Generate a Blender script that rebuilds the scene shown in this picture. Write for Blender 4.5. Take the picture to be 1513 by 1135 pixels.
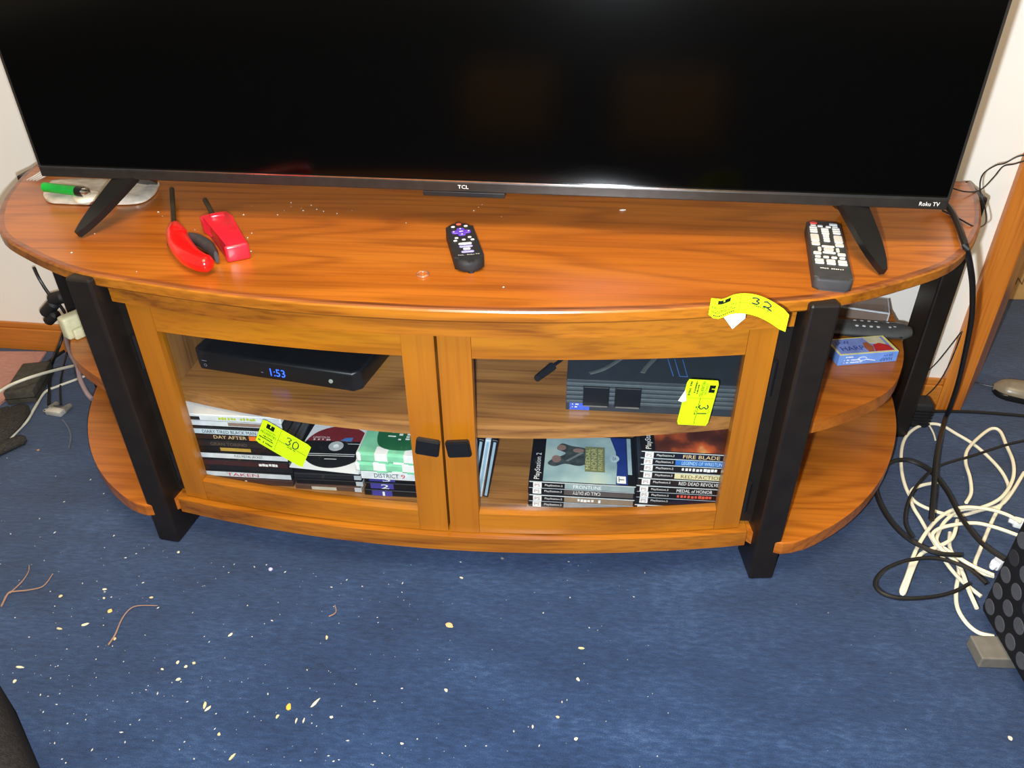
import bpy, bmesh, math, random
from mathutils import Vector, Matrix, noise
random.seed(7)
for o in list(bpy.data.objects): bpy.data.objects.remove(o, do_unlink=True)
scn = bpy.context.scene
COL = scn.collection
R = math.radians
# ------------------------------------------------------------------ camera
PW, PH, FPX = 1513.0, 1135.0, 1150.0
CAM = Vector((0.2015, -0.9764, 1.0231))
PITCH, YAW, ROLL = R(33.814), R(5.798), R(-0.70)
fw = Vector((-math.sin(YAW)*math.cos(PITCH), math.cos(YAW)*math.cos(PITCH), -math.sin(PITCH)))
rt0 = Vector((math.cos(YAW), math.sin(YAW), 0)); up0 = rt0.cross(fw)
rt = rt0*math.cos(ROLL)+up0*math.sin(ROLL); up = up0*math.cos(ROLL)-rt0*math.sin(ROLL)
cd = bpy.data.cameras.new('camera'); cam = bpy.data.objects.new('camera', cd); COL.objects.link(cam)
cam.matrix_world = Matrix(((rt.x, up.x, -fw.x, CAM.x), (rt.y, up.y, -fw.y, CAM.y), (rt.z, up.z, -fw.z, CAM.z), (0, 0, 0, 1)))
cd.sensor_fit = 'HORIZONTAL'; cd.sensor_width = 36.0; cd.lens = 36.0*FPX/PW; cd.clip_start = 0.01
scn.camera = cam
def ray(u, v): return rt*((u-PW/2)/FPX) - up*((v-PH/2)/FPX) + fw
def pz(u, v, z=0.0):
    d = ray(u, v); return CAM + d*((z-CAM.z)/d.z)
def py(u, v, y):
    d = ray(u, v); return CAM + d*((y-CAM.y)/d.y)
# ------------------------------------------------------------------ light
w = bpy.data.worlds.new('world'); scn.world = w; w.use_nodes = True
bg = w.node_tree.nodes['Background']; bg.inputs[0].default_value = (1.0, 0.83, 0.62, 1); bg.inputs[1].default_value = 0.36
ld = bpy.data.lights.new('phone_flash', 'SPOT'); ld.spot_size = R(150); ld.spot_blend = .5; ld.energy = 84; ld.color = (0.88, 0.97, 1.06); ld.shadow_soft_size = 0.012
lo = bpy.data.objects.new('phone_flash', ld); COL.objects.link(lo); lo.matrix_world = Matrix.Translation(-rt*0.022 - up*0.03 + fw*0.07) @ cam.matrix_world
ld = bpy.data.lights.new('ceiling_lamp', 'AREA'); ld.shape = 'DISK'; ld.size = 1.3; ld.energy = 52; ld.color = (1.0, 0.77, 0.48)
lo = bpy.data.objects.new('ceiling_lamp', ld); COL.objects.link(lo); lo.location = (0.1, -0.75, 2.42)
scn.view_settings.view_transform = 'Standard'; scn.view_settings.look = 'None'; scn.view_settings.gamma = 1
scn.view_settings.use_curve_mapping = False; scn.view_settings.exposure = 0.22
# ------------------------------------------------------------------ materials
def lin(c):
    return tuple(((x/255.0)/12.92 if x/255.0 <= 0.04045 else ((x/255.0+0.055)/1.055)**2.4) for x in c)+(1.0,)
MAT = {}
def newmat(name):
    m = bpy.data.materials.new(name); m.use_nodes = True; nt = m.node_tree
    return m, nt, nt.nodes['Principled BSDF']
def N(nt, t, **k):
    n = nt.nodes.new(t)
    for a, b in k.items(): setattr(n, a, b)
    return n
def ramp(nt, stops):
    n = nt.nodes.new('ShaderNodeValToRGB'); e = n.color_ramp.elements
    while len(e) < len(stops): e.new(0.5)
    for el, (p, c) in zip(e, stops): el.position = p; el.color = c
    return n
def plain(name, c, rough=0.5, spec=0.5, metal=0.0, var=0.12, scale=60.0, bump=0.0, bscale=400.0, coat=0.0, emit=None, alpha=None, trans=0.0):
    if name in MAT: return MAT[name]
    m, nt, p = newmat(name); c = lin(c)
    tc = N(nt, 'ShaderNodeTexCoord'); nz = N(nt, 'ShaderNodeTexNoise'); nz.inputs['Scale'].default_value = scale; nz.inputs['Detail'].default_value = 4
    nt.links.new(tc.outputs['Object'], nz.inputs['Vector'])
    r = ramp(nt, [(0.3, tuple(x*(1-var) for x in c[:3])+(1,)), (0.7, tuple(min(1, x*(1+var)) for x in c[:3])+(1,))])
    nt.links.new(nz.outputs['Fac'], r.inputs['Fac']); nt.links.new(r.outputs['Color'], p.inputs['Base Color'])
    p.inputs['Roughness'].default_value = rough; p.inputs['Specular IOR Level'].default_value = spec; p.inputs['Metallic'].default_value = metal
    p.inputs['Coat Weight'].default_value = coat; p.inputs['Coat Roughness'].default_value = 0.15
    p.inputs['Transmission Weight'].default_value = trans
    if alpha is not None: p.inputs['Alpha'].default_value = alpha
    if emit: p.inputs['Emission Color'].default_value = lin(emit[0]); p.inputs['Emission Strength'].default_value = emit[1]
    if bump:
        n2 = N(nt, 'ShaderNodeTexNoise'); n2.inputs['Scale'].default_value = bscale; n2.inputs['Detail'].default_value = 3
        nt.links.new(tc.outputs['Object'], n2.inputs['Vector'])
        b = N(nt, 'ShaderNodeBump'); b.inputs['Strength'].default_value = bump; b.inputs['Distance'].default_value = 0.002
        nt.links.new(n2.outputs['Fac'], b.inputs['Height']); nt.links.new(b.outputs['Normal'], p.inputs['Normal'])
    MAT[name] = m; return m
def wood(name, light, mid, dark, axis='X', rough=0.34, freq=30.0, contrast=1.0, coat=0.25):
    m, nt, p = newmat(name)
    tc = N(nt, 'ShaderNodeTexCoord')
    def mp(s):
        n = N(nt, 'ShaderNodeMapping'); k = {'X': (0, 1, 2), 'Z': (2, 1, 0)}[axis]
        n.inputs['Scale'].default_value = tuple(s[i] for i in k); nt.links.new(tc.outputs['Object'], n.inputs['Vector']); return n
    a = N(nt, 'ShaderNodeTexNoise'); a.inputs['Scale'].default_value = 1.0; a.inputs['Detail'].default_value = 2.0; a.inputs['Roughness'].default_value = 0.4
    nt.links.new(mp((0.9, 6.0, 6.0)).outputs[0], a.inputs['Vector'])
    mu = N(nt, 'ShaderNodeMath', operation='MULTIPLY'); mu.inputs[1].default_value = freq*2; nt.links.new(a.outputs['Fac'], mu.inputs[0])
    si = N(nt, 'ShaderNodeMath', operation='SINE'); nt.links.new(mu.outputs[0], si.inputs[0])
    ma = N(nt, 'ShaderNodeMath', operation='MULTIPLY_ADD'); ma.inputs[1].default_value = 0.5; ma.inputs[2].default_value = 0.5; nt.links.new(si.outputs[0], ma.inputs[0])
    pw = N(nt, 'ShaderNodeMath', operation='POWER'); pw.inputs[1].default_value = 3.0; nt.links.new(ma.outputs[0], pw.inputs[0])
    b = N(nt, 'ShaderNodeTexNoise'); b.inputs['Scale'].default_value = 1.0; b.inputs['Detail'].default_value = 5.0
    nt.links.new(mp((5.0, 190.0, 190.0)).outputs[0], b.inputs['Vector'])
    g = N(nt, 'ShaderNodeTexNoise'); g.inputs['Scale'].default_value = 1.0; g.inputs['Detail'].default_value = 3.0
    nt.links.new(mp((2.2, 16.0, 16.0)).outputs[0], g.inputs['Vector'])
    r0 = ramp(nt, [(0.32, lin(light)), (0.68, lin(mid))]); nt.links.new(g.outputs['Fac'], r0.inputs['Fac'])
    rb = ramp(nt, [(0.46, (0, 0, 0, 1)), (0.62, (1, 1, 1, 1))]); nt.links.new(b.outputs['Fac'], rb.inputs['Fac'])
    m1 = N(nt, 'ShaderNodeMath', operation='MULTIPLY'); m1.inputs[1].default_value = 0.55*contrast; nt.links.new(pw.outputs[0], m1.inputs[0])
    m2 = N(nt, 'ShaderNodeMath', operation='MULTIPLY_ADD'); m2.inputs[1].default_value = 0.38*contrast; nt.links.new(rb.outputs['Color'], m2.inputs[0]); nt.links.new(m1.outputs[0], m2.inputs[2])
    mx = N(nt, 'ShaderNodeMix', data_type='RGBA'); mx.clamp_factor = True
    nt.links.new(m2.outputs[0], mx.inputs['Factor']); nt.links.new(r0.outputs['Color'], mx.inputs['A']); mx.inputs['B'].default_value = lin(dark)
    nt.links.new(mx.outputs['Result'], p.inputs['Base Color'])
    p.inputs['Roughness'].default_value = rough; p.inputs['Coat Weight'].default_value = coat; p.inputs['Coat Roughness'].default_value = 0.22
    bp = N(nt, 'ShaderNodeBump'); bp.inputs['Strength'].default_value = 0.12; bp.inputs['Distance'].default_value = 0.001
    nt.links.new(b.outputs['Fac'], bp.inputs['Height']); nt.links.new(bp.outputs['Normal'], p.inputs['Normal'])
    MAT[name] = m; return m
W_TOP = wood('oak_top', (182, 106, 30), (168, 91, 20), (118, 57, 11), freq=44, contrast=.72)
W_RIM = wood('oak_rim_worn', (150, 84, 40), (128, 70, 32), (90, 46, 18))
W_EDGE = wood('oak_edge', (172, 106, 24), (158, 92, 16), (110, 58, 10), freq=22)
W_RAIL = wood('oak_rail', (174, 109, 20), (160, 94, 13), (118, 65, 10), freq=14, contrast=.8)
W_STILE = wood('oak_stile', (170, 105, 20), (156, 92, 13), (120, 67, 11), axis='Z', freq=8, contrast=.5)
W_IN = wood('oak_inside', (190, 134, 72), (172, 116, 58), (118, 74, 34), freq=26)
W_SIDE = wood('oak_inside_side', (170, 120, 66), (150, 104, 54), (110, 72, 34), axis='Z', freq=20)
W_TRIMX = wood('trim_wood', (196, 122, 46), (178, 104, 34), (140, 76, 22), freq=10, contrast=.6)
W_TRIMZ = wood('trim_wood_upright', (206, 128, 46), (186, 106, 32), (140, 74, 20), axis='Z', freq=14)
M_LEG = plain('black_paint', (26, 21, 18), .42, .45, var=.2, scale=30, bump=.1)
M_BLK = plain('black_plastic', (20, 20, 21), .38, .5)
M_BLKM = plain('black_matte_plastic', (30, 30, 32), .6, .4)
M_DGREY = plain('dark_grey_plastic', (58, 58, 60), .5, .4)
M_GREY = plain('grey_plastic', (120, 116, 110), .5, .4)
M_WHITE = plain('white_print', (238, 238, 236), .5, .3, var=.03)
M_CHROME = plain('chrome', (215, 215, 212), .18, .5, metal=1.0)
M_SILVER = plain('silver_bezel', (66, 63, 60), .32, .5, metal=.7)
M_SCREEN = plain('tv_screen', (2, 2, 2), .12, .28, var=.1)
M_WALL = plain('painted_wall', (240, 234, 224), .75, .2, var=.02, scale=3, bump=.08, bscale=160)
M_CORDW = plain('cream_cord', (244, 236, 208), .45, .4, var=.05, scale=12)
M_CORDB = plain('black_cord', (24, 24, 25), .42, .5)
M_TAG = plain('lime_paper', (190, 234, 20), .6, .2, var=.02)
M_INK = plain('black_ink', (14, 18, 8), .6, .2)
M_PAPER = plain('white_paper', (240, 242, 244), .6, .2, var=.02)
def glass_mat():
    m, nt, p = newmat('cabinet_glass'); nt.nodes.remove(p); out = nt.nodes['Material Output']
    t = N(nt, 'ShaderNodeBsdfTransparent'); t.inputs[0].default_value = (.965, .975, .97, 1)
    g = N(nt, 'ShaderNodeBsdfGlossy'); g.inputs['Roughness'].default_value = .03
    lw = N(nt, 'ShaderNodeLayerWeight'); lw.inputs[0].default_value = .5; f5 = N(nt, 'ShaderNodeMath', operation='POWER'); f5.inputs[1].default_value = 5.0
    nt.links.new(lw.outputs['Facing'], f5.inputs[0]); f = N(nt, 'ShaderNodeMath', operation='MULTIPLY_ADD'); f.inputs[1].default_value = .9; f.inputs[2].default_value = .03; nt.links.new(f5.outputs[0], f.inputs[0])
    mx = N(nt, 'ShaderNodeMixShader')
    nt.links.new(f.outputs[0], mx.inputs[0]); nt.links.new(t.outputs[0], mx.inputs[1]); nt.links.new(g.outputs[0], mx.inputs[2]); nt.links.new(mx.outputs[0], out.inputs[0])
    return m
M_GLASS = glass_mat()
def carpet_mat(name, c1, c2, c3):
    m, nt, p = newmat(name); tc = N(nt, 'ShaderNodeTexCoord')
    def nz(s, d, vec=(1, 1, 1), rgh=.6):
        mp = N(nt, 'ShaderNodeMapping'); mp.inputs['Scale'].default_value = vec; nt.links.new(tc.outputs['Object'], mp.inputs['Vector'])
        n = N(nt, 'ShaderNodeTexNoise'); n.inputs['Scale'].default_value = s; n.inputs['Detail'].default_value = d; n.inputs['Roughness'].default_value = rgh
        nt.links.new(mp.outputs[0], n.inputs['Vector']); return n
    a = nz(5, 6, (.7, 1.6, 1)); b = nz(160, 3, (.35, 1, 1)); c = nz(700, 2)
    r = ramp(nt, [(0.3, lin(c1)), (0.55, lin(c2)), (0.78, lin(c3))])
    s1 = N(nt, 'ShaderNodeMath', operation='MULTIPLY_ADD'); s1.inputs[1].default_value = .45; nt.links.new(b.outputs['Fac'], s1.inputs[0])
    s0 = N(nt, 'ShaderNodeMath', operation='MULTIPLY'); s0.inputs[1].default_value = .55; nt.links.new(a.outputs['Fac'], s0.inputs[0]); nt.links.new(s0.outputs[0], s1.inputs[2])
    s2 = N(nt, 'ShaderNodeMath', operation='MULTIPLY_ADD'); s2.inputs[1].default_value = .5; nt.links.new(c.outputs['Fac'], s2.inputs[0])
    s3 = N(nt, 'ShaderNodeMath', operation='SUBTRACT'); s3.inputs[1].default_value = .25; nt.links.new(s1.outputs[0], s3.inputs[0]); nt.links.new(s3.outputs[0], s2.inputs[2])
    nt.links.new(s2.outputs[0], r.inputs['Fac']); nt.links.new(r.outputs['Color'], p.inputs['Base Color'])
    p.inputs['Roughness'].default_value = .95; p.inputs['Specular IOR Level'].default_value = .1
    p.inputs['Sheen Weight'].default_value = .25; p.inputs['Sheen Roughness'].default_value = .5
    bp = N(nt, 'ShaderNodeBump'); bp.inputs['Strength'].default_value = .6; bp.inputs['Distance'].default_value = .004
    nt.links.new(s2.outputs[0], bp.inputs['Height']); nt.links.new(bp.outputs['Normal'], p.inputs['Normal']); return m
M_CARPET = carpet_mat('blue_carpet', (19, 35, 62), (35, 57, 92), (66, 91, 130))
M_PINK = carpet_mat('pink_carpet', (150, 98, 84), (176, 122, 106), (196, 146, 128))
def blend_mat(name, stops, scale=6.0, rough=.3, vec=(1, 1, 1)):
    m, nt, p = newmat(name); tc = N(nt, 'ShaderNodeTexCoord'); mp = N(nt, 'ShaderNodeMapping'); mp.inputs['Scale'].default_value = vec
    n = N(nt, 'ShaderNodeTexNoise'); n.inputs['Scale'].default_value = scale; n.inputs['Detail'].default_value = 4
    nt.links.new(tc.outputs['Object'], mp.inputs['Vector']); nt.links.new(mp.outputs[0], n.inputs['Vector'])
    r = ramp(nt, [(a, lin(c)) for a, c in stops]); nt.links.new(n.outputs['Fac'], r.inputs['Fac']); nt.links.new(r.outputs['Color'], p.inputs['Base Color'])
    p.inputs['Roughness'].default_value = rough; return m
# ------------------------------------------------------------------ mesh helpers
def obj(name, bm, m, parent=None, smooth=False, loc=None, rot=None):
    me = bpy.data.meshes.new(name); bmesh.ops.recalc_face_normals(bm, faces=bm.faces[:]); bm.to_mesh(me); bm.free()
    for x in (m if isinstance(m, (list, tuple)) else [m]): me.materials.append(x)
    if smooth:
        me.polygons.foreach_set('use_smooth', [True]*len(me.polygons))
        try: me.set_sharp_from_angle(angle=R(40))
        except Exception: pass
    o = bpy.data.objects.new(name, me); COL.objects.link(o)
    if parent is not None: o.parent = parent
    if loc is not None: o.location = loc
    if rot is not None: o.rotation_euler = rot
    return o
def tag(o, label, cat, group=None):
    o['label'] = label; o['category'] = cat
    if group: o['group'] = group
    return o
def thing(name, label, cat, loc=(0, 0, 0), rot=(0, 0, 0), group=None):
    o = bpy.data.objects.new(name, None); COL.objects.link(o); o.location = loc; o.rotation_euler = rot; o.empty_display_size = .05
    return tag(o, label, cat, group)
def struct(name, bm, m, **k):
    o = obj(name, bm, m, **k); o['kind'] = 'structure'; return o
def rebase(o):
    me = o.data; xs = [v.co.copy() for v in me.vertices]
    c = Vector(((min(v.x for v in xs)+max(v.x for v in xs))/2, (min(v.y for v in xs)+max(v.y for v in xs))/2, min(v.z for v in xs)))
    me.transform(Matrix.Translation(-c)); o.location = o.location + c; return o
def bx(x0, x1, y0, y1, z0, z1, bev=0.0, seg=2, bm=None):
    b = bmesh.new(); bmesh.ops.create_cube(b, size=1)
    bmesh.ops.transform(b, matrix=Matrix.Translation(((x0+x1)/2, (y0+y1)/2, (z0+z1)/2)) @ Matrix.Diagonal((x1-x0, y1-y0, z1-z0, 1)), verts=b.verts[:])
    if bev: bmesh.ops.bevel(b, geom=b.edges[:], offset=bev, segments=seg, affect='EDGES', profile=.5, clamp_overlap=True)
    return join(bm, b)
def join(bm, b, mi=0):
    if bm is None: return b
    me = bpy.data.meshes.new('tmp'); b.to_mesh(me); b.free(); bm.from_mesh(me); bpy.data.meshes.remove(me); return bm
def prism(poly, z0, z1, bev=0.0, seg=2, bm=None):
    b = bmesh.new(); lo_ = [b.verts.new((x, y, z0)) for x, y in poly]; hi = [b.verts.new((x, y, z1)) for x, y in poly]; n = len(poly)
    b.faces.new(hi); b.faces.new(lo_[::-1])
    for i in range(n): b.faces.new((lo_[i], lo_[(i+1) % n], hi[(i+1) % n], hi[i]))
    if bev:
        es = [e for e in b.edges if abs(e.verts[0].co.z-e.verts[1].co.z) < 1e-7]
        bmesh.ops.bevel(b, geom=es, offset=bev, segments=seg, affect='EDGES', profile=.5, clamp_overlap=True)
    return join(bm, b)
def rrect(wd, ht, r, n=4, cx=0, cy=0):
    pts = []
    for sx, sy, a0 in ((1, 1, 0), (-1, 1, 90), (-1, -1, 180), (1, -1, 270)):
        for k in range(n+1):
            a = R(a0+90*k/n); pts.append((cx+sx*(wd/2-r)+r*math.cos(a), cy+sy*(ht/2-r)+r*math.sin(a)))
    return pts
def strip(x0, x1, z0, z1, yf, th, n=12, bm=None):
    b = bmesh.new(); rows = []
    for i in range(n+1):
        x = x0+(x1-x0)*i/n; y = yf(x); y2 = th(x) if callable(th) else y+th
        rows.append([b.verts.new(p) for p in ((x, y, z0), (x, y2, z0), (x, y2, z1), (x, y, z1))])
    for a, c in zip(rows, rows[1:]):
        for k in range(4): b.faces.new((a[k], a[(k+1) % 4], c[(k+1) % 4], c[k]))
    b.faces.new(rows[0][::-1]); b.faces.new(rows[-1])
    return join(bm, b)
def catmull(P, per=8, closed=False):
    P = [Vector(p) for p in P]; out = []; n = len(P)
    for i in range(n if closed else n-1):
        if closed: p0, p1, p2, p3 = P[(i-1) % n], P[i], P[(i+1) % n], P[(i+2) % n]
        else: p0, p1, p2, p3 = P[max(i-1, 0)], P[i], P[i+1], P[min(i+2, n-1)]
        for k in range(per):
            t = k/per
            out.append(.5*((2*p1)+(p2-p0)*t+(2*p0-5*p1+4*p2-p3)*t*t+(3*p1-p0-3*p2+p3)*t**3))
    if not closed: out.append(P[-1])
    return out
def sweep(pts, ra, rb=None, n=8, bm=None, upv=Vector((0, 0, 1)), caps=True):
    """tube through pts; ra sideways radius, rb vertical radius (numbers or lists)"""
    b = bmesh.new(); rings = []; m = len(pts); pts = [Vector(p) for p in pts]
    for i, p in enumerate(pts):
        t = (pts[min(i+1, m-1)]-pts[max(i-1, 0)]); t = t.normalized() if t.length > 1e-9 else Vector((1, 0, 0))
        s = t.cross(upv)
        if s.length < 1e-3: s = t.cross(Vector((1, 0, 0)))
        s.normalize(); u = s.cross(t)
        A = ra[i] if isinstance(ra, (list, tuple)) else ra; B = (rb[i] if isinstance(rb, (list, tuple)) else rb) if rb is not None else A
        rings.append([b.verts.new(p+s*A*math.cos(2*math.pi*k/n)+u*B*math.sin(2*math.pi*k/n)) for k in range(n)])
    for a, c in zip(rings, rings[1:]):
        for k in range(n): b.faces.new((a[k], a[(k+1) % n], c[(k+1) % n], c[k]))
    if caps: b.faces.new(rings[0][::-1]); b.faces.new(rings[-1])
    return join(bm, b)
def lathe(prof, n=24, bm=None):
    b = bmesh.new(); rings = [[b.verts.new((r*math.cos(2*math.pi*k/n), r*math.sin(2*math.pi*k/n), z)) for k in range(n)] for r, z in prof]
    for a, c in zip(rings, rings[1:]):
        for k in range(n): b.faces.new((a[k], a[(k+1) % n], c[(k+1) % n], c[k]))
    if prof[0][0] > 1e-6: b.faces.new(rings[0][::-1])
    if prof[-1][0] > 1e-6: b.faces.new(rings[-1])
    return join(bm, b)
def quad(fn, u0, u1, v0, v1, nu=1, nv=1, bm=None):
    b = bmesh.new(); g = [[b.verts.new(fn(u0+(u1-u0)*i/nu, v0+(v1-v0)*j/nv)) for j in range(nv+1)] for i in range(nu+1)]
    for i in range(nu):
        for j in range(nv): b.faces.new((g[i][j], g[i+1][j], g[i+1][j+1], g[i][j+1]))
    return join(bm, b)
def frame(o, ux, vy, off=None):
    o, ux, vy = Vector(o), Vector(ux), Vector(vy); nrm = ux.cross(vy).normalized()
    return lambda u, v, h=0.0: o+ux*u+vy*v+nrm*h
def smudge(fn, u0, u1, v0, v1, h=.0004, bm=None, n=None, seed=1):
    """a line of print too small to read: a row of uneven bars"""
    rnd = random.Random(seed+int(u0*1e5)); n = n or max(4, int((u1-u0)/(v1-v0)*1.3)); u = u0; st = (u1-u0)/n
    for k in range(n):
        if rnd.random() < .16: continue
        a, b_ = u0+st*k, u0+st*(k+.55+.35*rnd.random()); c, d_ = v0+(v1-v0)*.25*rnd.random(), v1-(v1-v0)*.25*rnd.random()
        bm = quad(lambda x, y: fn(x, y, h), a, b_, c, d_, 1, 1, bm)
    return bm
_tc = {}
def text_geo(body, shear=0.0):
    if (body, shear) not in _tc:
        c = bpy.data.curves.new('t', 'FONT'); c.body = body; c.resolution_u = 2; c.shear = shear
        o = bpy.data.objects.new('t', c); me = bpy.data.meshes.new_from_object(o)
        vs = [tuple(v.co) for v in me.vertices]; fs = [tuple(p.vertices) for p in me.polygons]
        bpy.data.objects.remove(o); bpy.data.curves.remove(c); bpy.data.meshes.remove(me)
        x0 = min(v[0] for v in vs); x1 = max(v[0] for v in vs); y0 = min(v[1] for v in vs); y1 = max(v[1] for v in vs)
        _tc[(body, shear)] = ([((v[0]-x0)/max(x1-x0, 1e-6), (v[1]-y0)/max(y1-y0, 1e-6)) for v in vs], fs)
    return _tc[(body, shear)]
def text_bm(body, fn, u0, u1, v0, v1, h=.0004, bm=None, shear=0.0):
    vs, fs = text_geo(body, shear); b = bmesh.new(); vv = [b.verts.new(fn(u0+(u1-u0)*x, v0+(v1-v0)*y, h)) for x, y in vs]
    for f in fs:
        try: b.faces.new([vv[i] for i in f])
        except ValueError: pass
    return join(bm, b)
# ------------------------------------------------------------------ room
WA = Vector((-1.2, .612, 0)); WD = Vector((2.2, -.084, 0)).normalized(); WN = Vector((WD.y, -WD.x, 0))   # wall line; WN points into the room
if WN.y > 0: WN = -WN
def wall_y(x): return WA.y+(x-WA.x)*WD.y/WD.x
bm = bx(-5, 5, -7, 4.0, -.05, 0); struct('floor', bm, M_CARPET)
def wallseg(x0, x1, z0, z1, out0, out1, bev=0):
    a0 = Vector((x0, wall_y(x0), 0)); a1 = Vector((x1, wall_y(x1), 0))
    return prism([tuple((a0+WN*out1)[:2]), tuple((a1+WN*out1)[:2]), tuple((a1+WN*out0)[:2]), tuple((a0+WN*out0)[:2])], z0, z1, bev)
XJ = 1.027
struct('wall_back', wallseg(-4.5, XJ, 0, 2.45, -.14, 0), M_WALL)
bb = wallseg(-4.5, -.3, 0, .062, .0005, .012, .002); struct('baseboard_left', bb, W_TRIMX)
bb = wallseg(-4.5, -.3, .062, .078, .0005, .008, .003); struct('baseboard_cap_left', bb, W_TRIMX)
bb = wallseg(.55, XJ-.03, 0, .062, .0005, .012, .002); struct('baseboard_right', bb, W_TRIMX)
bb = wallseg(.55, XJ-.03, .062, .078, .0005, .008, .003); struct('baseboard_cap_right', bb, W_TRIMX)
# splayed doorway jamb with a narrow casing on the wall face
j0 = Vector((1.044, .506)); j1 = Vector((1.166, .694)); jn = Vector((j1.y-j0.y, -(j1.x-j0.x))).normalized()
cas = prism([(XJ-.03, wall_y(XJ-.03)-.014), (j0.x, j0.y), (j0.x+.01, j0.y+.05), (XJ-.03, wall_y(XJ-.03)-.0005)], 0, 2.1, .002)
struct('trim_1', cas, W_TRIMZ)
jb = prism([(j0.x+.001, j0.y+.0), (j1.x, j1.y), (j1.x-.05, j1.y+.02), (j0.x-.012, j0.y+.03)], 0, 2.1, .002)
struct('trim_2', jb, W_TRIMZ)
# ------------------------------------------------------------------ the TV stand
S = .48; ZT = .533
half = [(0, -.165), (.3, -.155), (.6, -.12), (.9, -.06), (1.14, .003), (1.38, .135), (1.56, .275), (1.72, .52), (1.825, .785), (1.862, .93), (1.872, 1.0)]
hc = [(p.x*S, p.y*S) for p in catmull([(x, y, 0) for x, y in half], 5)]
outline = [(-x, y) for x, y in hc[::-1]]+hc[1:]
def front_y(x):
    x = abs(x)
    for (a, b), (c, d) in zip(hc, hc[1:]):
        if a <= x <= c: return b+(d-b)*(x-a)/(c-a)
    return hc[-1][1]
stand = thing('tv_stand', 'orange oak bow-front television stand with black legs and two glass doors', 'tv stand')
def slab(poly, z0, z1, ring, r=.004):
    """top with a worn darker ring along its edge"""
    b = bmesh.new(); n = len(poly); cx = sum(p[0] for p in poly)/n; cy = sum(p[1] for p in poly)/n
    def inset(d):
        out = []
        for i in range(n):
            p = Vector(poly[i]); a = Vector(poly[i-1]); c = Vector(poly[(i+1) % n]); t1 = (p-a).normalized(); t2 = (c-p).normalized()
            nn = Vector((-(t1.y+t2.y), t1.x+t2.x)); nn.normalize(); out.append(p+nn*d/max(.5, nn.dot(Vector((-t1.y, t1.x)))))
        return out
    lv = [(poly, z0+r), (poly, z1-r), ([tuple(p) for p in inset(r*.35)], z1-r*.35), ([tuple(p) for p in inset(r)], z1), ([tuple(p) for p in inset(ring)], z1)]
    rings = [[b.verts.new((p[0], p[1], z)) for p in pl] for pl, z in [([tuple(p) for p in inset(r)], z0)]+lv]
    for k, (A, C) in enumerate(zip(rings, rings[1:])):
        for i in range(n):
            f = b.faces.new((A[i], A[(i+1) % n], C[(i+1) % n], C[i])); f.material_index = 1 if k >= 3 else 2
    f = b.faces.new(rings[-1]); f.material_index = 0; b.faces.new(rings[0][::-1])
    return b
obj('top', slab(outline, .512, ZT, .011), [W_TOP, W_RIM, W_EDGE], stand)
obj('top_moulding', strip(-.497, .497, .484, .512, lambda x: front_y(x)+.013, .03, 24), W_EDGE, stand)
dy = lambda x: -.05*(1-(x/.48)**2)
obj('base_moulding', strip(-.492, .492, .066, .0965, lambda x: dy(x)-.011, .06, 24), W_EDGE, stand)
obj('bottom_panel', strip(-.482, .482, .076, .100, lambda x: dy(x)+.024, lambda x: .455, 16), W_IN, stand)
obj('inner_shelf', strip(-.482, .482, .259, .284, lambda x: .065*(x/.48)**2, lambda x: .455, 16), W_IN, stand)
for s in (-1, 1):
    a, b_ = sorted((s*.4825, s*.497)); obj('side_panel', bx(a, b_, .024, .46, .066, .512), W_SIDE, stand)
    a, b_ = sorted((s*.4812, s*.5035)); obj('gap_shade_strip', bx(a, b_, .0165, .034, .098, .484), M_LEG, stand)  # black strip standing in for the shade in the gap between door and leg
obj('back_panel', bx(-.482, .482, .455, .463, .066, .512), W_IN, stand)
mid_o = catmull([(.49, .03, 0), (.58, .057, 0), (.666, .107, 0), (.730, .165, 0), (.776, .257, 0), (.80, .36, 0), (.81, .46, 0)], 4)
low_o = catmull([(.49, .01, 0), (.55, -.022, 0), (.63, .02, 0), (.709, .094, 0), (.778, .193, 0), (.826, .30, 0), (.85, .39, 0), (.86, .46, 0)], 4)
for ol, z0, z1 in ((mid_o, .259, .284), (low_o, .062, .088)):
    for s in (-1, 1):
        pl = [(s*p.x, p.y) for p in ol]+[(s*.4975, .46)]+[(s*.4975, ol[0].y+.002)]
        pl = pl if s > 0 else pl[::-1]
        obj('side_shelf', prism(pl, z0, z1, .0035), W_TOP if s > 0 else W_TOP, stand)
def leg(plan, top, name='leg'):
    b = prism(plan, .0, top, 0)
    bmesh.ops.bevel(b, geom=[e for e in b.edges], offset=.004, segments=2, affect='EDGES', profile=.5)
    return obj(name, b, M_LEG, stand)
for s in (-1, 1):
    c = Vector((s*.5235, .016)); a = s*R(7)
    pl = []
    for px_, py_ in ((-.0208, -.037), (.0208, -.037), (.0208, .037), (-.0208, .037)):
        pl.append((c.x+px_*math.cos(a)-py_*math.sin(a), c.y+px_*math.sin(a)+py_*math.cos(a)))
    leg(pl, .5285)
    x0, x1 = sorted((s*.866, s*.902)); leg([(x0, .405), (x1, .405), (x1, .481), (x0, .481)], .5285)
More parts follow.
